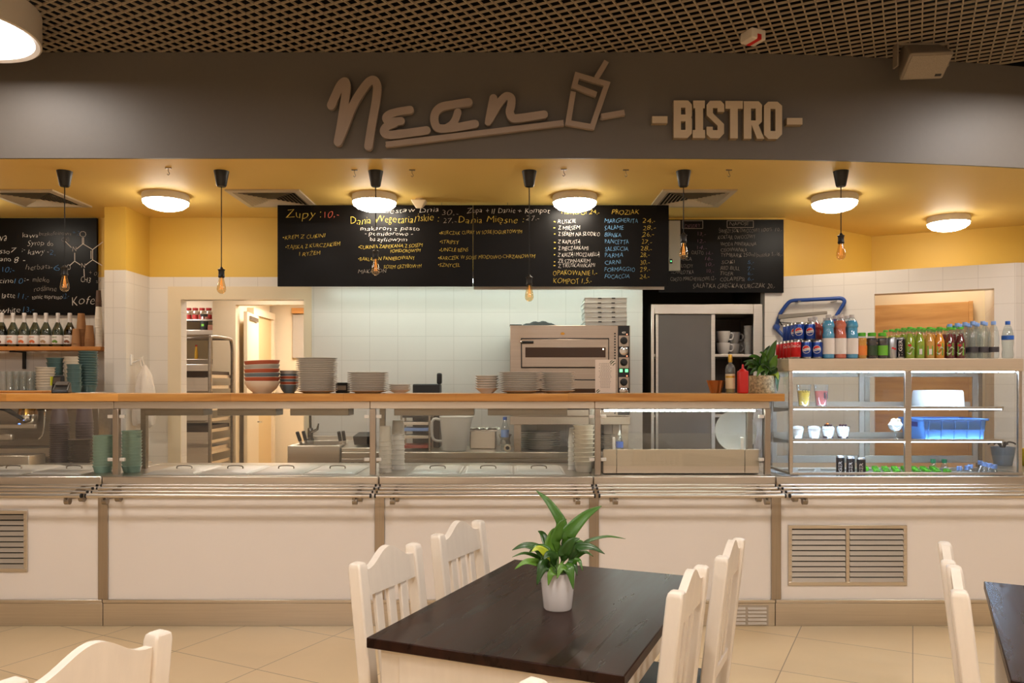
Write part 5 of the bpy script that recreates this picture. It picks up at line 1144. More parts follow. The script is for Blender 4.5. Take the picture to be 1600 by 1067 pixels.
G().box(q(1025), q(1029), .012, .02, .1, KH-.092).build('door_edge', K['steel'], t, bevel=.002)
zs = az(553, 7.1); G().box(-kw+.03, kw-.02, .05, .6, zs-.025, zs).build('cabinet_shelf', K['steel'], t, bevel=.002)
G().box(-kw+.03, kw-.02, .05, .6, 1.2, 1.225).build('cabinet_shelf', K['steel'], t, bevel=.002)
def mug(px, y, lv, lab, h=.105, r=.062, hand=1, z0=None):
    z = (zs if z0 is None else z0)+.0003; t = thing('soup_mug', lab, 'mug', (ax(px, y), y, z+lv), 0, 'white mugs in the steel cabinet')
    G().lathe([(0, .003), (r*.55, 0), (r*.62, 0), (r*.9, h*.35), (r, h*.9), (r, h), (r*.94, h), (r*.9, h*.6), (r*.5, .01), (0, .008)], n=24).build('mug_body', K['mugs'], t)
    G().tube(smooth([(r*.9, 0, h*.85), (r*1.35, 0, h*.8), (r*1.45, 0, h*.5), (r*1.2, 0, h*.28), (r*.85, 0, h*.3)], 5), .007, 8).build('handle', K['mugs'], t)
mug(1130, 7.2, 0, 'white soup mug, lower one of the pair at the cabinet door edge'); mug(1130, 7.2, .1055, 'white soup mug, upper one of the pair at the cabinet door edge')
mug(1146, 7.36, 0, 'white soup mug, lower one of the pair set deeper in the cabinet'); mug(1146, 7.36, .1055, 'white soup mug, upper one of the pair set deeper in the cabinet')
cups('white_cup', 1157, 7.45, 3, .04, .052, .08, .035, K['mugs'], 'white cup, {} in the short stack deep in the cabinet', 'cup', 'short cup stack in the cabinet', z=zs+.0003)
cups('white_cup', 1169, 7.22, 8, .03, .04, .06, .029, K['mugs'], 'white cup, {} in the tall stack at the cabinet side', 'cup', 'tall cup stack in the cabinet', z=zs+.0003)

# white towers on the worktop of the three lid unit
papercups(602, 5.12, 8, K['cup_white'], 'white cup, {} in the tower touching the guard upright', 'first white cup tower', h=.1, r0=.034, r1=.041, pitch=.0285, z=ZD-.0038)
papercups(622, 5.3, 8, K['white'], 'white cup upside down, {} in the tower beside the first steel lid', 'second white cup tower', h=.1, r0=.036, r1=.044, pitch=.033, z=ZD-.0038)
cups('white_tub', 912, 5.14, 9, .052, .072, .075, .029, K['cream_china'], 'white tub, {} in the white tub tower beside the narrow unit', 'tub', 'white tub tower', z=ZD-.0038)
papercups(897, 5.28, 7, K['white'], 'white cup upside down, {} in the thin tower behind the tub tower', 'thin white tower', h=.1, r0=.03, r1=.04, pitch=.03, z=ZD-.0038)
# ---------------------------------------------------------------- drinks on the case
ZK = CZ2+.0004
def can_body(h=.115, r=.0325):
    return [(0, .004), (r*.72, .004), (r*.78, 0), (r, .01), (r, h-.012), (r*.86, h-.001), (r*.84, h), (r*.8, h-.004), (0, h-.004)], [1, 1, 1, 0, 1, 1, 1, 1]
def can(name, x, y, z, m, lab, grp, logo=None, h=.115, r=.0325, rz=0.0):
    key = (name, m.name, h)
    pf, ms = can_body(h, r)
    t = thing(name, lab, 'can', (x, y, z), -rz, grp)
    if key not in PROTO: PROTO[key] = G().lathe(pf, n=24, mis=ms).build('can_body', [m, K['canend']], t)
    else:
        o = PROTO[key].copy(); COL.objects.link(o); o.parent = t
    if logo: logo(t, h, r)
    return t
PROTO = {}
def wrap(g, r):
    """Bend flat lettering (x along the surface, y depth) round a can of radius r."""
    g.v = [((r-p[1])*sin(p[0]/r), -(r-p[1])*cos(p[0]/r), p[2]) for p in g.v]
    return g
def globe(t, h, r):
    cz = h*.5; R0 = .0225; e = .0006
    def part(test, m, nm, n=28, bump_=0):
        g = G(); pts = [(R0*cos(2*pi*i/n), R0*sin(2*pi*i/n)) for i in range(n)]
        g = G()
        N = 14
        for i in range(N):
            for j in range(N):
                x0 = -R0+2*R0*i/N; x1 = x0+2*R0/N; z0 = -R0+2*R0*j/N; z1 = z0+2*R0/N
                cx, c_ = (x0+x1)/2, (z0+z1)/2
                if cx*cx+c_*c_ < R0*R0 and test(cx, c_): g.add([(x0, -e, cz+z0), (x1, -e, cz+z0), (x1, -e, cz+z1), (x0, -e, cz+z1)], [(0, 1, 2, 3)])
        wrap(g, r).build(nm, m, t, smooth=False)
    wave = lambda x: .003*sin(x/R0*2.2)
    part(lambda x, z: z > .007+wave(x), K['logored'], 'emblem_red'); part(lambda x, z: -.008+wave(x) <= z <= .007+wave(x), K['labelw'], 'emblem_white'); 
    g = G()
    g.text('PEPSI', -.018, cz-.005, .009, -.0012, .018, shear=0, thick=0); wrap(g, r).build('can_lettering', K['navy'], t, smooth=False)
    g = G(); n = 32
    for i in range(n):
        a0 = 2*pi*i/n; a1 = 2*pi*(i+1)/n; g.add([(R0*cos(a0), -e, cz+R0*sin(a0)), (R0*cos(a1), -e, cz+R0*sin(a1)), (R0*1.12*cos(a1), -e, cz+R0*1.12*sin(a1)), (R0*1.12*cos(a0), -e, cz+R0*1.12*sin(a0))], [(0, 1, 2, 3)])
    wrap(g, r).build('emblem_ring', K['labelw'], t, smooth=False)
def script(t, h, r):
    g = G(); g.text('Coca-Cola', -.032, h*.62, .02, -.0006, .032, shear=.35, thin=.0); wrap(g, r).build('can_lettering', K['labelw'], t, smooth=False)
for k in range(5):
    can('drink_can', 1.793, 4.972+k*.068, ZK, K['canred'], 'red cola can, '+ORD[k]+' from the front in the row at the case corner', 'red cola cans', script if k < 3 else None, rz=R(18))
for k in range(5): can('drink_can', 1.861, 4.972+k*.068, ZK, K['canblue'], 'blue cola can, '+ORD[k]+' from the front in the lower row beside the red cans', 'blue cola cans', globe if k < 2 else None, rz=R(22))
for k in range(2): can('drink_can', 1.930, 4.975+k*.068, ZK, K['canblue'], 'blue cola can, '+ORD[k]+' from the front in the lower row beside the blue drink bottle', 'blue cola cans', globe if k < 1 else None, rz=R(24))
for k in range(4):
    can('drink_can', 1.902, 5.02+k*.068, ZK+.1155, K['canblue'], 'blue cola can, '+ORD[k]+' from the front in the upper row beside the red drinks', 'blue cola cans', globe if k < 1 else None, rz=R(22))
    can('drink_can', 1.832, 5.02+k*.068, ZK+.1155, K['canblue'], 'blue cola can, '+ORD[k]+' from the front in the upper row above the red cans', 'blue cola cans', globe if k < 2 else None, rz=R(24))
def bottle(name, key, x, y, z, lab, grp, prof, level_h, liq, cap, capz, capr, caph, labz=None, labm=None, glassm='bottleglass', art=None, rz=0.0, n=20):
    t = thing(name, lab, 'bottle', (x, y, z), -rz, grp)
    if key not in PROTO:
        ins = [(max(r-.0015, 0), zz_) for r, zz_ in prof if zz_ <= level_h]; last = [r for r, zz_ in prof if zz_ <= level_h][-1]
        if ins[0][0] > 0: ins = [(0, ins[0][1])]+ins
        nx = [p for p in prof if p[1] > level_h]
        if nx and level_h > ins[-1][1]:
            p0 = [p for p in prof if p[1] <= level_h][-1]; p1 = nx[0]; f_ = (level_h-p0[1])/(p1[1]-p0[1]); ins.append((p0[0]+(p1[0]-p0[0])*f_-.0015, level_h))
        ins.append((0, ins[-1][1]))
        P = []
        P.append(G().lathe(prof, n=n).build('bottle_body', K[glassm], t))
        if liq: P.append(G().lathe(ins, n=n).build('drink', K[liq], t))
        P.append(G().lathe([(0, capz-.001), (capr, capz), (capr, capz+caph-.002), (capr*.9, capz+caph), (0, capz+caph)], n=16).build('cap', K[cap], t))
        if labz:
            P.append(G().lathe([(labz[2]+.0006, labz[0]), (labz[2]+.0008, labz[1])], n=n).build('label', K[labm], t))
        if art: P += art(t, prof)
        PROTO[key] = P
    else:
        for o in PROTO[key]:
            c_ = o.copy(); COL.objects.link(c_); c_.parent = t
    return t
iso = [(0, .003), (.03, 0), (.0366, .006), (.037, .075), (.0345, .085), (.0345, .125), (.037, .135), (.037, .155), (.033, .165), (.033, .195), (.037, .2), (.0375, .215), (.03, .235), (.017, .255), (.0155, .262)]
def isob(x, y, liq, lab):
    return bottle('drink_bottle', ('iso', liq), x, y, ZK, lab, 'sports drink bottles', iso, .24, liq, 'capclear', .258, .0165, .02, (.028, .128, .0372), 'labelw')
X = lambda px, y=4.972: ax(px, y)
isob(X(1294.5), 4.972, 'jblue', 'blue sports drink bottle in the front row beside the blue cans'); isob(X(1313), 4.972, 'jred', 'orange red sports drink bottle between the two blue ones'); isob(X(1331.2), 4.972, 'jblue', 'blue sports drink bottle beside the orange juice bottle')
for k in range(1, 4):
    
    if k > 1: isob(X(1294.5)-.024, 4.972+k*.08, 'jcherry', 'red drink bottle, '+ORD[k-2]+' behind the upper blue cans')
    isob(X(1313)+.002, 4.972+k*.08, 'jred', 'orange red drink bottle, '+ORD[k-1]+' behind the front orange red one')
    if k < 3: isob(X(1331.5)+.002, 4.972+k*.08, 'jblue', 'blue drink bottle, '+ORD[k-1]+' behind the second blue sports drink')
jb = [(0, .003), (.024, 0), (.029, .006), (.03, .02), (.03, .085), (.027, .1), (.03, .108), (.029, .125), (.022, .138), (.021, .145)]
def jbx(px, liq, lm, lab, s=1.0): return bottle('juice_bottle', ('jb', liq, lm), X(px), 4.972, ZK, lab, 'lime capped juice bottles', [(r*s, z) for r, z in jb], .13, liq, 'capg', .142, .0225*s, .022, (.02, .082, .0302*s), lm)
def leafprint(col):
    def f(t, prof):
        g = G(); r = .0315
        for a, b, w in (((-.012, .045), (.012, .06), .012), ((-.01, .066), (.006, .073), .008)): g.stroke([a, b], w, -.0005, .001, smooth=False)
        return [wrap(g, r).build('label_print', K[col], t, smooth=False)]
    return f
jbx(1346.8, 'jorange', 'lorange', 'orange juice bottle with lime cap beside the blue sports drink')
jbx(1362.2, 'jblackc', 'lblack', 'dark blackcurrant bottle with leafy green label', 1.08); t_ = jbx(1378.6, 'jblackc', 'lgreen', 'dark blackcurrant bottle with pale green back label', 1.06)
def bull(t, h, r):
    g = G()
    for k in range(6): g.box(-.02+k*.0, .016, -.0004, 0, .02, .1); break
    g.v = [(p[0]*.9+.006, p[1], p[2]) for p in g.v]; wrap(g, r).build('can_print', K['navy'], t, smooth=False)
    g = G(); g.stroke([(-.004, .066), (.012, .06)], .012, -.0008, 0, smooth=False); wrap(g, r).build('can_emblem', K['logored'], t, smooth=False)
def tiger(t, h, r, s='TIGER'):
    g = G(); g.text(s, 0, 0, .021, 0, .105, shear=0, thin=-.01); g.v = [(-(p[2])+.012, -.0006, p[0]+.012) for p in g.v]
    wrap(g, r).build('can_lettering', K['labelw'], t, smooth=False)
can('energy_can', X(1393.6), 4.972, ZK, K['cansilver'], 'slim silver and blue energy drink can between juice bottles', 'energy drink cans', bull, .134, .0275, R(8))
can('energy_can', X(1407.2), 4.975, ZK, K['canblack'], 'slim black energy drink can with white lettering beside the green juices', 'energy drink cans', tiger, .134, .0262, R(30))
tb_ = [(0, .003), (.026, 0), (.03, .006), (.031, .09), (.03, .11), (.017, .15), (.0135, .175), (.0145, .182), (.0135, .19)]
def tym(col, lean):
    def f(t, prof):
        out = [wrap(G().box(-.018, .018, -.0009, -.0005, .02, .098), .031).build('label', K[col], t, smooth=False)]
        g = G(); g.stroke([(-.013, .03), (.014, .07)], .021, -.0014, -.001, smooth=False, round_ends=False); out.append(wrap(g, .031).build('label_band', K['labelw'], t, smooth=False))
        g = G(); T = Matrix.Rotation(R(-56), 4, 'Y'); h = G(); h.text('TYMBARK', -.021, -.004, .009, 0, .021, shear=0); h.v = [tuple(T @ Vector(p)) for p in h.v]; h.v = [(p[0]+.0005, -.0018, p[2]+.05) for p in h.v]
        out.append(wrap(h, .031).build('label_lettering', K['leafd'], t, smooth=False))
        g = G(); g.stroke([(-.01, .083), (-.004, .083)], .014, -.0014, -.001, smooth=False); out.append(wrap(g, .031).build('fruit_print', K['logored'], t, smooth=False))
        return out
    return f
cols_ = [(1421.4, 'jgreen', 'lgreen', 'green'), (1436.8, 'jgreen', 'lgreen', 'green'), (1452.2, 'jamber', 'jgold', 'pale amber'), (1467.8, 'jorange', 'lgreen', 'orange'), (1484, 'jdark', 'lgreen', 'dark red'), (1500.5, 'jdark', 'lgreen', 'dark red')]
for ci, (px, liq, lm, nm) in enumerate(cols_):
    for k in range(5):
        liq_ = 'jlime' if (ci == 0 and k > 1) else liq
        b_ = bottle('juice_bottle', ('tym', liq_, ci in (1, 2)), X(px)-k*.004, 4.972+k*.072, ZK, f"{nm if liq_ == liq else 'yellow green'} glass juice bottle, {ORD[k]} in the {ORD[ci]} column after the black can", 'glass juice bottles', tb_, .158, liq_, 'capg', .186, .0155, .014, None, None, 'jarglass', tym('lgreen', 0) if ci not in (1, 2) else (lambda t, p: [wrap(G().box(-.016, .016, -.0009, -.0005, .02, .08), .031).build('label', K['lgreen'], t, smooth=False), wrap(G().box(-.007, .009, -.0014, -.001, .026, .06), .031).build('bar_code_panel', K['labelw'], t, smooth=False)]), rz=R(14+ci*2))
wb = [(0, .003), (.024, 0), (.031, .006), (.0325, .03), (.029, .06), (.03, .075), (.0325, .095), (.0325, .13), (.029, .165), (.02, .2), (.0125, .212), (.012, .22)]
for ci, x in enumerate((X(1521), X(1537), X(1553.5))):
    for k in range(4):
        bottle('water_bottle', ('water', 1), x-k*.005, 4.98+k*.078, ZK, f'pale capped water bottle, {ORD[k]} in the {ORD[ci]} column beside dark red juices', 'pale capped water bottles', wb, .19, None, 'capblue', .215, .0145, .022, (.042, .074, .031), 'ldark')
for k in range(3):
    bottle('water_bottle', ('waterg', 1), X(1491, 5.28)+k*.042-.005, 5.335+k*.0, ZK+.0, 'clear water bottle with emerald cap, '+ORD[k]+' of three behind the dark red juices', 'emerald capped water bottles', [(r*.6, z) for r, z in wb], .19, None, 'capgreen', .215, .0155, .022, None, None)
bottle('water_bottle', ('waterb', 1), X(1574.5), 4.972, ZK, 'single pale blue water bottle with dark blue cap at the end of the drinks', None, [(r*1.04, z) for r, z in wb], .19, 'pane2', 'capdblue', .215, .0145, .022, (.12, .145, .034), 'capdblue')
# ---------------------------------------------------------------- food in the case
Y1_ = CY0+.10; z2 = SHZ[1]+.0003; z1_ = SHZ[0]+.0003
def smoothie(px, m, lab):
    t = thing('smoothie_glass', lab, 'drink', (ax(px, Y1_), Y1_+.01, z2), 0, 'smoothies in the case')
    G().lathe([(0, 0), (.029, 0), (.031, .004), (.046, .145), (.044, .145), (.03, .012), (0, .012)], n=24).build('glass', K['tumbler'], t)
    G().lathe([(0, .013), (.0295, .013), (.0385, .105), (0, .107)], n=22).build('smoothie', m, t)
    if m is K['mango']:
        g = G()
        for a in (-.024, -.008, .008): g.stroke([(a+.009, .112), (a+.002, .11), (a+.002, .1), (a+.009, .099)], .003, -.0006, 0)
        wrap(g, .0425).build('glass_print', K['ink'], t, smooth=False)
    else:
        g = G()
        for a in (.006, .03): g.stroke([(a, .09), (a+.002, .06)], .011, -.0006, 0)
        wrap(g, .041).build('glass_print', K['ldark'], t, smooth=False)
smoothie(1257, K['mango'], 'yellow mango smoothie on the upper shelf of the case'); smoothie(1284, K['berry'], 'pink strawberry smoothie in printed glass on the upper shelf'); 
t = thing('dessert_cover', 'round white food cover on the upper shelf of the case', 'food cover', (ax(1465, Y1_+.115), Y1_+.115, z2)); G().lathe([(0, 0), (.151, 0), (.153, .01), (.148, .095), (.142, .108), (0, .112)], n=40).build('cover_shell', K['cake'], t)
G().lathe([(.154, .0), (.157, .003), (.154, .008)], n=40).build('cover_rim', K['cake'], t)
def dessert(px, lab, kind):
    t = thing('dessert_cup', lab, 'dessert', (ax(px, Y1_), Y1_, z1_), 0, 'desserts in the case')
    G().lathe([(0, 0), (.028, 0), (.03, .003), (.043, .085), (.041, .085), (.029, .008), (0, .008)], n=24).build('cup', K['tumbler'], t)
    G().lathe([(0, .009), (.029, .009), (.039, .07), (.03, .083), (0, .088)], n=20).build('cream_filling', K['cream_food'], t)
    if kind:
        g = G()
        for k in range(6): a = k*1.05; g.lathe([(0, -.008), (.008, -.002), (.008, .004), (0, .009)], c=(.018*cos(a), .018*sin(a), .09), n=10)
        g.build('berry_topping', K['darkberry'], t)
        G().lathe([(.0295, .009), (.0325, .022)], n=22).build('berry_layer', K['darkberry'], t)
        if kind == 2: G().lathe([(0, -.01), (.012, 0), (0, .01)], c=(-.01, -.012, .1), n=10).build('fruit_slice', K['lorange'], t)
dessert(1246, 'white cream dessert cup nearest the side glass of the case', 0); dessert(1272, 'white cream dessert cup beside the one with orange topping', 0); dessert(1294, 'layered dessert cup with orange slice and dark berries', 2); dessert(1317, 'dessert cup topped with a heap of dark berries', 1)
t = thing('ice_cream_goblet', 'footed glass goblet with whipped cream beside the blue crate', 'dessert', (ax(1399, Y1_), Y1_, z1_))
G().lathe([(0, 0), (.028, 0), (.03, .003), (.008, .012), (.006, .035), (.02, .045), (.04, .07), (.048, .095), (.046, .095), (.036, .07), (0, .048)], n=24).build('goblet', K['tumbler'], t); G().lathe([(0, .05), (.034, .07), (.044, .094), (.03, .115), (.012, .13), (0, .132)], n=20).build('whipped_cream', K['cream_food'], t)
g = G()
for k in range(4): g.lathe([(0, -.012), (.016, 0), (.01, .01), (0, .014)], c=(.016*cos(k*1.7), .016*sin(k*1.7), .122), n=10)
g.build('cream_flakes', mat('almond_flakes', (236, 214, 168), .6), t)
# crate
bx0, bx1 = ax(1444, Y1_-.05), ax(1541, Y1_-.05); bc = (bx0+bx1)/2; w = (bx1-bx0)/2
t = thing('plastic_crate', 'blue plastic crate on the middle shelf of the case', 'crate', (bc, Y1_-.05, z1_)); d = .3; h = .135
g = G(); th = .005; i_ = .012
g.hexa([(-w+i_, i_, 0), (w-i_, i_, 0), (w-i_, d-i_, 0), (-w+i_, d-i_, 0)], [(-w+i_, i_, .005), (w-i_, i_, .005), (w-i_, d-i_, .005), (-w+i_, d-i_, .005)])
for lo, hi in (((-w+i_, i_, w-i_, i_+th), (-w, 0, w, th)), ((-w+i_, d-i_-th, w-i_, d-i_), (-w, d-th, w, d)), ((-w+i_, i_, -w+i_+th, d-i_), (-w, 0, -w+th, d)), ((w-i_-th, i_, w-i_, d-i_), (w-th, 0, w, d))):
    g.hexa([(lo[0], lo[1], .004), (lo[2], lo[1], .004), (lo[2], lo[3], .004), (lo[0], lo[3], .004)], [(hi[0], hi[1], h), (hi[2], hi[1], h), (hi[2], hi[3], h), (hi[0], hi[3], h)])
g.build('crate_wall', K['bluebox'], t)
g = G(); g.box(-w-.01, w+.01, -.012, 0, h-.012, h); g.box(-w-.01, w+.01, d, d+.012, h-.012, h); g.box(-w-.012, -w, -.012, d+.012, h-.012, h); g.box(w, w+.012, -.012, d+.012, h-.012, h)
g.build('crate_rim', K['bluebox'], t, bevel=.003)
for x in [-w+i_+.02+(2*w-2*i_-.04)*k/4 for k in range(5)]:
    g = G(); g.hexa([(x-.003, i_-.007, .004), (x+.003, i_-.007, .004), (x+.003, i_+.002, .004), (x-.003, i_+.002, .004)], [(x-.003, -.008, h-.012), (x+.003, -.008, h-.012), (x+.003, .002, h-.012), (x-.003, .002, h-.012)]); g.build('rib', K['bluebox'], t)
g = G(); g.hexa([(-w+.008, -.001, .06), (w-.008, -.001, .06), (w-.008, .01, .06), (-w+.008, .01, .06)], [(-w+.006, -.002, .066), (w-.006, -.002, .066), (w-.006, .01, .066), (-w+.006, .01, .066)]); g.build('rib', K['bluebox'], t)
g = G(); g.box(-w-.002, -w+.0005, .08, .18, .08, .11); g.build('hand_hole', K['navy'], t)
g = G(); g.box(-w+.01, w-.01, .01, d-.01, h-.028, h-.02); g.build('crate_lid', mat('pale_blue_lid', (150, 186, 232), .4), t, bevel=.004)
# sunken well: bottles standing low, energy cans
ZL = .7154
for j in range(2):
    for k in range(3): can('energy_can', ax(1345, 4.99)-.066*k*.62+j*.0, 4.985+k*.06+0.0, ZL+.17, K['canblack'], ('dark energy drink can, '+ORD[k]+' in the slanting row on the case floor') if j == 0 else 'dark energy drink can, '+ORD[k]+' in the rear row on the case floor', 'energy cans in the case', (lambda t, h, r: tiger(t, h, r)) if j == 0 else None, .15, .0262, R(28)) if j == 0 else None
tag(G().box(ax(1310, 4.96), ax(1365, 4.96)-.01, 4.955, 5.15, ZL, ZL+.1695).build('can_riser', K['lidsteel'], bevel=.003), 'low metal riser under the dark energy cans', 'riser')
n_ = 0
for ci in range(8):
    for k in range(4):
        x = ax(1373, 4.97)+ci*.064; y = 4.985+k*.082
        if x > ax(1497, 4.97): continue
        bottle('juice_bottle', ('low', 1), x+(.03 if k % 2 else 0), y, ZL+.03, f'lime capped bottle in the case well, {ORD[ci]} across and {ORD[k]} from the front glass', 'lime capped bottles in the well', [(r, z) for r, z in tb_], .158, 'jgreen', 'capg', .188, .018, .022, None, None, 'jarglass', n=14)
for px, y, l in ((1468, 5.2, 'emerald capped bottle standing in the well before the crate'), (1486, 5.2, 'emerald capped bottle beside the pale blue caps in the well')):
    bottle('water_bottle', ('lowg', 1), ax(px, y), y+.08, ZL+.04, l, 'emerald capped bottles in the well', wb, .19, None, 'capgreen', .215, .016, .026, None, None, n=14)
for q, (px, y) in enumerate(((1499, 4.99), (1511, 5.03), (1516, 5.12), (1529, 5.24), (1535, 5.14), (1543, 5.06), (1551, 4.99))):
    bottle('water_bottle', ('lowb', 1), ax(px, y)+.012*(q > 2), y, ZL+.022+.012*(q > 2), 'pale blue capped water bottle in the case well, '+ORD[q]+' after the lime caps', 'pale blue capped bottles in the well', [(r*.85, z) for r, z in wb], .19, None, 'capblue', .215, .016, .026, None, None, n=14)
tag(G().box(-.022, .022, 0, .003, 0, .23).build('price_card', K['labelw'], loc=(ax(1242, 4.96), 4.965, ZL)), 'small white card standing at the lower corner of the case', 'card')
for q in range(3):
    t = thing('foil_tub', 'silver foil tub in the case well, '+ORD[q]+' after the white card', 'tub', (ax(1260+q*17, 5.03), 5.05, ZL), 0, 'foil tubs in the case well'); G().lathe([(0, 0), (.027, 0), (.032, .19), (.034, .192), (0, .19)], n=18).build('tub_shell', K['foil'], t)
# planter beyond the case
t = thing('planter', 'blue grey planter with a withered plant beyond the end of the case', 'planter', (3.47, 5.56, ZD-.0038)); G().lathe([(0, 0), (.055, 0), (.058, .004), (.078, .13), (.074, .13), (.05, .02), (0, .02)], n=28).build('planter_shell', K['planter'], t)
G().lathe([(0, .11), (.069, .11), (0, .118)], n=20).build('soil', K['soil'], t); g = G()
for a in (-.08, -.05, .02, .06): g.tube(smooth([(0, 0, .11), (a*.5, 0, .16), (a, -.01, .15+abs(a)*.2), (a*1.4, -.01, .15)], 4), .006, 6)
g.build('withered_stem', K['ink'], t)
t = thing('yellow_pot', 'yellow pot beside the planter beyond the end of the case', 'pot', (3.63, 5.5, ZD-.0038)); G().lathe([(0, 0), (.05, 0), (.056, .004), (.07, .12), (.066, .12), (.05, .02), (0, .02)], n=28).build('pot_shell', K['yellowbag'], t); G().lathe([(0, .1), (.062, .1), (0, .108)], n=20).build('soil', K['soil'], t)
# blue tubular ladder leaning at the wall behind the case
def YAf(px):
    k = (px-800)/F; tt = (7.02*k-2.42)/(.891+.454*k); return 7.02-.454*tt-.045
t = thing('folding_stool', 'folding step stool of blue tube hung flat on the wall behind the cola cans', 'stool', (0, 0, 0)); P = lambda px, py, dy=0: (ax(px, YAf(px)-dy), YAf(px)-dy, az(py, YAf(px)-dy))
up = [P(1219, 490)]+smooth([P(1226, 480), P(1233, 472), P(1240, 469.5), P(1250, 469), P(1300, 466.5), P(1312, 466), P(1318, 468), P(1319, 473), P(1314, 482)], 5)+[P(1309, 490)]
G().tube([P(1212, 512), P(1216, 500)]+up+[P(1300, 505), P(1296, 522)], .0165, 10).build('upper_frame', K['tubeblue'], t)
G().tube([P(1211, 511), P(1219, 520), P(1229, 530), P(1232, 536)], .016, 10).build('lower_frame', K['tubeblue'], t)
zf = P(1212, 512)[2]
G().lathe([(0, -.025), (.026, -.02), (.03, 0), (.026, .02), (0, .025)], n=14, T=Matrix.Translation(P(1213, 511)) @ Matrix.Rotation(R(90), 4, 'X')).build('hinge', K['tubeblue'], t)
a = P(1216, 494, .05); b = P(1292, 488, .05); e_ = (.02, .04); G().hexa([(a[0], a[1], a[2]-.025), (b[0], b[1], b[2]-.012), (b[0]+e_[0], b[1]+e_[1], b[2]-.012), (a[0]+e_[0], a[1]+e_[1], a[2]-.025)], [(a[0], a[1], a[2]+.015), (b[0], b[1], b[2]+.012), (b[0]+e_[0], b[1]+e_[1], b[2]+.012), (a[0]+e_[0], a[1]+e_[1], a[2]+.015)]).build('step_plate', K['greyboard'], t, bevel=.003)
for px in (1248, 1304):
    q_ = P(px, 467.5); G().box(q_[0]-.012, q_[0]+.012, q_[1]-.022, q_[1]+.06, q_[2]-.022, q_[2]-.016).build('wall_bracket', K['steeld'], t)
g = G(); g.tube([P(1218, 502), P(1222, 508)], .006, 6); g.tube([P(1236, 505), P(1219, 503.5)], .004, 6); g.build('brace', K['black'], t)

# ---------------------------------------------------------------- plants
def leaf_mesh(path, width, fold=.25, sharp=1.5, peak=.45):
    P = smooth(path, 5); n = len(P); g = G(); vs = []; fs = []
    for i, p in enumerate(P):
        t = i/(n-1); tg = (P[min(i+1, n-1)]-P[max(i-1, 0)]).normalized()
        side = tg.cross(Vector((.12, -.8, .6)))
        if side.length < .15: side = tg.cross(Vector((0, 0, 1)))
        side.normalize(); nr = side.cross(tg).normalized()
        if t < peak: wd = (t/peak)**.7
        else: wd = max(0, 1-((t-peak)/(1-peak))**sharp)
        wd = max(wd, .03)*width*.5
        vs += [p-side*wd+nr*wd*fold, p-side*wd*.5+nr*wd*fold*.35, p, p+side*wd*.5+nr*wd*fold*.35, p+side*wd+nr*wd*fold]
    for i in range(n-1):
        for k in range(4): a = i*5+k; fs.append((a, a+1, a+6, a+5))
    return g.add(vs, fs)
def leafy(t, base, mid, tip, width, m, stem=True, start=.0, fold=.3, drop=None):
    b = Vector(base); mi = Vector(mid); ti = Vector(tip)
    s = b+(mi-b)*start if start else b
    pts = [mi if start >= 1 else s, (s+mi)/2+(mi-s)*.05, mi, (mi+ti)/2+Vector((0, 0, .012 if drop is None else drop)), ti]
    o = leaf_mesh(pts, width, fold).build('leaf', m, t)
    sm_ = o.modifiers.new('thickness', 'SOLIDIFY'); sm_.thickness = .0012
    if start: G().tube([b, (b+s)/2+Vector((0, 0, .004)), s+(mi-s)*.1], .0022, 6).build('leaf_stalk', K['stem'], t)
YPt = 2.56
t = thing('peace_lily', 'green peace lily in a white pot standing on the dark dining table', 'potted plant', (ax(871.5, YPt), YPt, .7702))
G().lathe([(0, 0), (.043, 0), (.046, .004), (.0575, .118), (.0575, .122), (.054, .122), (.052, .11), (0, .108)], n=40).build('plant_pot', K['pot'], t)
G().lathe([(0, .104), (.0515, .104), (.03, .112), (0, .114)], n=20).build('soil', K['soil'], t)
ppx = YPt/F
def D(px, py, dy=0.0): return ((px-871.5)*ppx, dy, (950-3-py)*ppx)
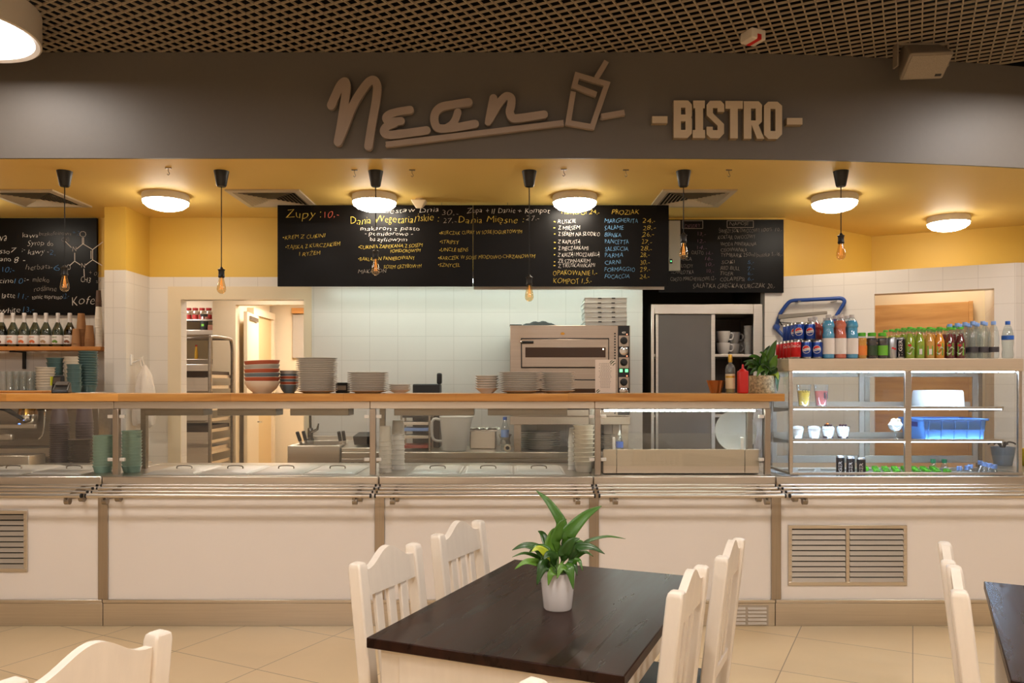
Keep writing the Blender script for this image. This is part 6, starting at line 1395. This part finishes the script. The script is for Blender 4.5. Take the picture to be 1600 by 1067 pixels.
Lf = [  # base, mid, tip (px, py, depth), width px, material
 ((872, 885), (876, 812, .01), (838, 764, .02), 18, 'leaf', .55), ((874, 885), (889, 830, .0), (940, 787, .0), 24, 'leaf', .55), ((872, 885), (868, 835, -.02), (884, 805, -.03), 17, 'leaf', .5),
 ((868, 887), (862, 850, .03), (872, 826, .05), 22, 'leafl', .5), ((876, 888), (882, 858, -.02), (904, 834, -.04), 20, 'leafd', .5), ((870, 888), (856, 852, .05), (842, 834, .09), 15, 'leafd', .5),
 ((866, 890), (838, 852, -.01), (800, 854, -.02), 15, 'leafd', .45), ((866, 890), (850, 856, -.04), (830, 852, -.06), 14, 'leafy', .5), ((864, 892), (838, 866, .0), (800, 869, .02), 7, 'leaf', .4), ((864, 892), (836, 872, -.03), (804, 880, -.05), 13, 'leafl', .5),
 ((868, 890), (852, 856, .0), (826, 858, -.02), 16, 'leaf', .4), ((878, 890), (902, 852, .0), (944, 860, -.02), 17, 'leafd', .45), ((880, 890), (920, 846, .04), (982, 844, .06), 6, 'leaf', .45), ((880, 890), (905, 866, .02), (928, 868, .02), 8, 'leaf', .5), ((880, 890), (900, 868, -.04), (908, 882, -.06), 9, 'leaf', .5),
 ((866, 890), (850, 874, -.05), (838, 902, -.07), 21, 'leafd', .35), ((876, 890), (886, 878, -.06), (893, 908, -.075), 18, 'leaf', .3), ((868, 892), (862, 884, -.055), (855, 903, -.07), 16, 'leafl', .3), ((878, 892), (893, 874, -.03), (900, 890, -.05), 14, 'leafd', .35), ((870, 890), (862, 862, -.05), (848, 862, -.08), 18, 'leafd', .4), ((870, 888), (870, 858, .04), (852, 842, .08), 19, 'leafl', .5), ((876, 888), (886, 850, .05), (890, 828, .08), 16, 'leaf', .5), ((874, 890), (880, 876, -.05), (868, 892, -.075), 15, 'leafl', .3), ((866, 889), (856, 866, .06), (838, 862, .1), 16, 'leaf', .45), ((876, 889), (894, 862, .07), (916, 852, .1), 14, 'leaf', .45)]
for b, m, tp, w, mm, st in Lf:
    leafy(t, D(b[0], b[1], m[2]*.3), D(*m), D(*tp), w*ppx*1.0, K[mm], start=st)
YP2 = 5.13
t = thing('herb_plant', 'leafy green plant in a patterned beige pot at the end of the wooden shelf', 'potted plant', (ax(1190, YP2), YP2, ZS))
G().lathe([(0, 0), (.078, 0), (.082, .006), (.08, .115), (.074, .115), (.072, .1), (0, .098)], n=36).build('plant_pot', K['basket'], t); G().lathe([(0, .098), (.07, .1), (0, .106)], n=20).build('soil', K['soil'], t)
p2 = YP2/F
def D2(px, py, dy=0.0): return ((px-1190)*p2, dy, (615-py)*p2)
for m, tp, w, mm, st in [((1200, 565, 0), (1212, 532, -.02), 13, 'leaf', .45), ((1194, 565, .02), (1205, 540, .03), 11, 'leafd', .4), ((1204, 572, -.03), (1211, 556, -.05), 11, 'leafl', .4), ((1182, 570, 0), (1160, 566, -.02), 8, 'leafd', .4), ((1186, 562, .02), (1172, 558, .03), 9, 'leaf', .4), ((1192, 560, -.02), (1184, 552, -.04), 9, 'leaf', .4), ((1180, 578, -.05), (1166, 586, -.08), 8, 'leafd', .4), ((1196, 574, -.05), (1190, 588, -.085), 9, 'leaf', .4), ((1206, 580, -.04), (1211, 580, -.05), 9, 'leafd', .4), ((1208, 584, -.04), (1212, 594, -.05), 9, 'leafy', .4), ((1210, 588, -.04), (1210, 612, -.06), 8, 'leafd', .5), ((1208, 580, .0), (1213, 602, -.02), 8, 'leaf', .4), ((1188, 576, -.05), (1176, 590, -.08), 9, 'leafl', .4), ((1200, 568, .05), (1210, 566, .07), 10, 'leafd', .4), ((1184, 566, .05), (1168, 572, .07), 9, 'leaf', .4), ((1190, 570, -.06), (1198, 582, -.09), 9, 'leafd', .3), ((1178, 574, .02), (1170, 578, .04), 8, 'leaf', .4), ((1196, 558, .0), (1200, 548, .0), 8, 'leafl', .4)]:
    leafy(t, D2(1191+random.uniform(-5, 5), 590, m[2]*.3), D2(*m), D2(*tp), w*p2*1.25, K[mm], start=st)
# ---------------------------------------------------------------- tables and chairs
def dining_table(label, cx, cy, rz, w=.762, l=1.1, z=.77):
    t = thing('dining_table', label, 'table', (cx, cy, 0), rz)
    G().box(-w/2, w/2, -l/2, l/2, z-.03, z).build('tabletop', K['tablewood'], t, bevel=.003)
    a, b = w/2-.03, l/2-.03
    for sx in (-1, 1):
        for sy in (-1, 1): G().hexa([(sx*a-.024*sx-.02, sy*b-.024*sy-.02, 0), (sx*a-.024*sx+.02, sy*b-.024*sy-.02, 0), (sx*a-.024*sx+.02, sy*b-.024*sy+.02, 0), (sx*a-.024*sx-.02, sy*b-.024*sy+.02, 0)], [(sx*a-.033*sx-.033, sy*b-.033*sy-.033, z-.0305), (sx*a-.033*sx+.033, sy*b-.033*sy-.033, z-.0305), (sx*a-.033*sx+.033, sy*b-.033*sy+.033, z-.0305), (sx*a-.033*sx-.033, sy*b-.033*sy+.033, z-.0305)]).build('leg', K['chair'], t, bevel=.003)
    for sy in (-1, 1): G().box(-a+.066, a-.066, sy*b-(.03 if sy > 0 else .008), sy*b+(-.008 if sy > 0 else .014)-.0, z-.13, z-.031).build('apron', K['chair'], t, bevel=.002)
    for sx in (-1, 1): G().box(sx*a-(.03 if sx > 0 else -.008), sx*a-(.008 if sx > 0 else -.03), -b+.066, b-.066, z-.13, z-.031).build('apron', K['chair'], t, bevel=.002)
    return t
u = Vector((cos(R(23)), -sin(R(23)), 0)); v = Vector((sin(R(23)), cos(R(23)), 0))
c0 = Vector((-.42, 2.265, 0))+u*.381+v*.55
dining_table('dark topped dining table with white legs carrying the peace lily', c0.x, c0.y, R(-23))
uu = Vector((cos(R(28)), -sin(R(28)), 0)); vv = Vector((sin(R(28)), cos(R(28)), 0))
c1 = Vector((1.747, 2.913, 0))+uu*.381-vv*.55
dining_table('second dark topped dining table cut by the frame edge', c1.x, c1.y, R(-28))
def make_chair(label, loc, rz):
    t = thing('dining_chair', label, 'chair', loc, rz, 'white slatted dining chairs')
    wp = .16; s = .0225; H_ = .95; lean = .06; yb = -.2
    def yl(z): return yb if z < .42 else yb-lean*(z-.42)/(H_-.42)
    for sx in (-1, 1):
        g = G(); zsamp = [0, .2, .42, .6, .8, H_-.018, H_-.006, H_]; vs = []; fs = []
        for k, z in enumerate(zsamp):
            q = s if k < 6 else (s*.9 if k == 6 else s*.62); y = yl(z)
            vs += [(sx*wp-q, y-q, z), (sx*wp+q, y-q, z), (sx*wp+q, y+q, z), (sx*wp-q, y+q, z)]
        for k in range(len(zsamp)-1):
            for i in range(4): fs.append((k*4+i, k*4+(i+1) % 4, k*4+4+(i+1) % 4, k*4+4+i))
        fs += [(3, 2, 1, 0), tuple(range(len(vs)-4, len(vs)))]
        g.add(vs, fs).build('back_post', K['chair'], t, bevel=.005)
        g = G(); g.box(sx*.157-s, sx*.157+s, .155, .2, 0, .425); g.build('leg', K['chair'], t, bevel=.004)
    # top rail, arched
    n = 24; wi = wp-s+.004; top = []
    for i in range(n+1):
        x = -wi+2*wi*i/n; c_ = abs(x)/wi; top.append((x, H_-.028+.05*(.5+.5*cos(pi*min(1, c_*1.15)))))
    loop = [(-wi, H_-.108), (wi, H_-.108)]+top[::-1]
    g = G().outline([loop], -.012, .012); g.v = [(x, y+yl(z), z) for x, y, z in g.v]; g.build('top_rail', K['chair'], t, bevel=.003)
    g = G().box(-wi, wi, -.012, .012, .52, .56); g.v = [(x, y+yl(z), z) for x, y, z in g.v]; g.build('lower_rail', K['chair'], t, bevel=.003)
    for k in range(3):
        x = -.072+k*.072; g = G().hexa([(x-.019, yl(.555)-.007, .555), (x+.019, yl(.555)-.007, .555), (x+.019, yl(.555)+.007, .555), (x-.019, yl(.555)+.007, .555)], [(x-.019, yl(H_-.1)-.007, H_-.1), (x+.019, yl(H_-.1)-.007, H_-.1), (x+.019, yl(H_-.1)+.007, H_-.1), (x-.019, yl(H_-.1)+.007, H_-.1)]); g.build('slat', K['chair'], t, bevel=.003)
    G().box(-.18, .18, -.172, .215, .43, .46).build('seat', K['seat'], t, bevel=.008, seg=3)
    G().box(-.134, .134, .17, .19, .36, .428).build('apron', K['chair'], t)
    for sx in (-1, 1): G().box(sx*.155-.01, sx*.155+.01, -.176, .154, .36, .428).build('apron', K['chair'], t); G().box(sx*.155-.01, sx*.155+.01, -.176, .154, .16, .19).build('stretcher', K['chair'], t)
    G().box(-.144, .144, -.02, .0, .165, .185).build('stretcher', K['chair'], t)
    return t
def seat_at(mx, my, rz):                       # from the middle of the back's upper edge
    f = Vector((-sin(rz), cos(rz), 0)); return (mx+f.x*.26, my+f.y*.26, 0)
rl = R(-115); rr = R(65)
ch = make_chair('white chair on the counter-left side of the dark table, the nearer of that pair', seat_at(-.41, 2.574, rl), rl)
ch['label'] = 'white slatted chair at the long table side, in front of another white chair'
def put(mx, my, rz, lab): dup(ch, seat_at(mx, my, rz), rz, lab)
put(-.206, 3.035, rl, 'white slatted chair tucked in at the table behind another white chair')
put(.507, 2.24, rr, 'white chair seen from behind, covering the table corner beside its worn edge')
put(.742, 2.664, rr, 'white chair seen from behind, in front of the plinth grille')
put(-.86, 1.61, R(63), 'white chair with arched rail standing alone over the floor tiles')
put(.165, 1.367, R(-38), 'white chair at the near table end, only a post tip showing')
put(1.435, 2.6, R(-117), 'white chair seen edge-on, farther one beside the second dark table')
put(1.268, 2.245, R(-117), 'white chair seen edge-on, nearer one beside the second dark table')
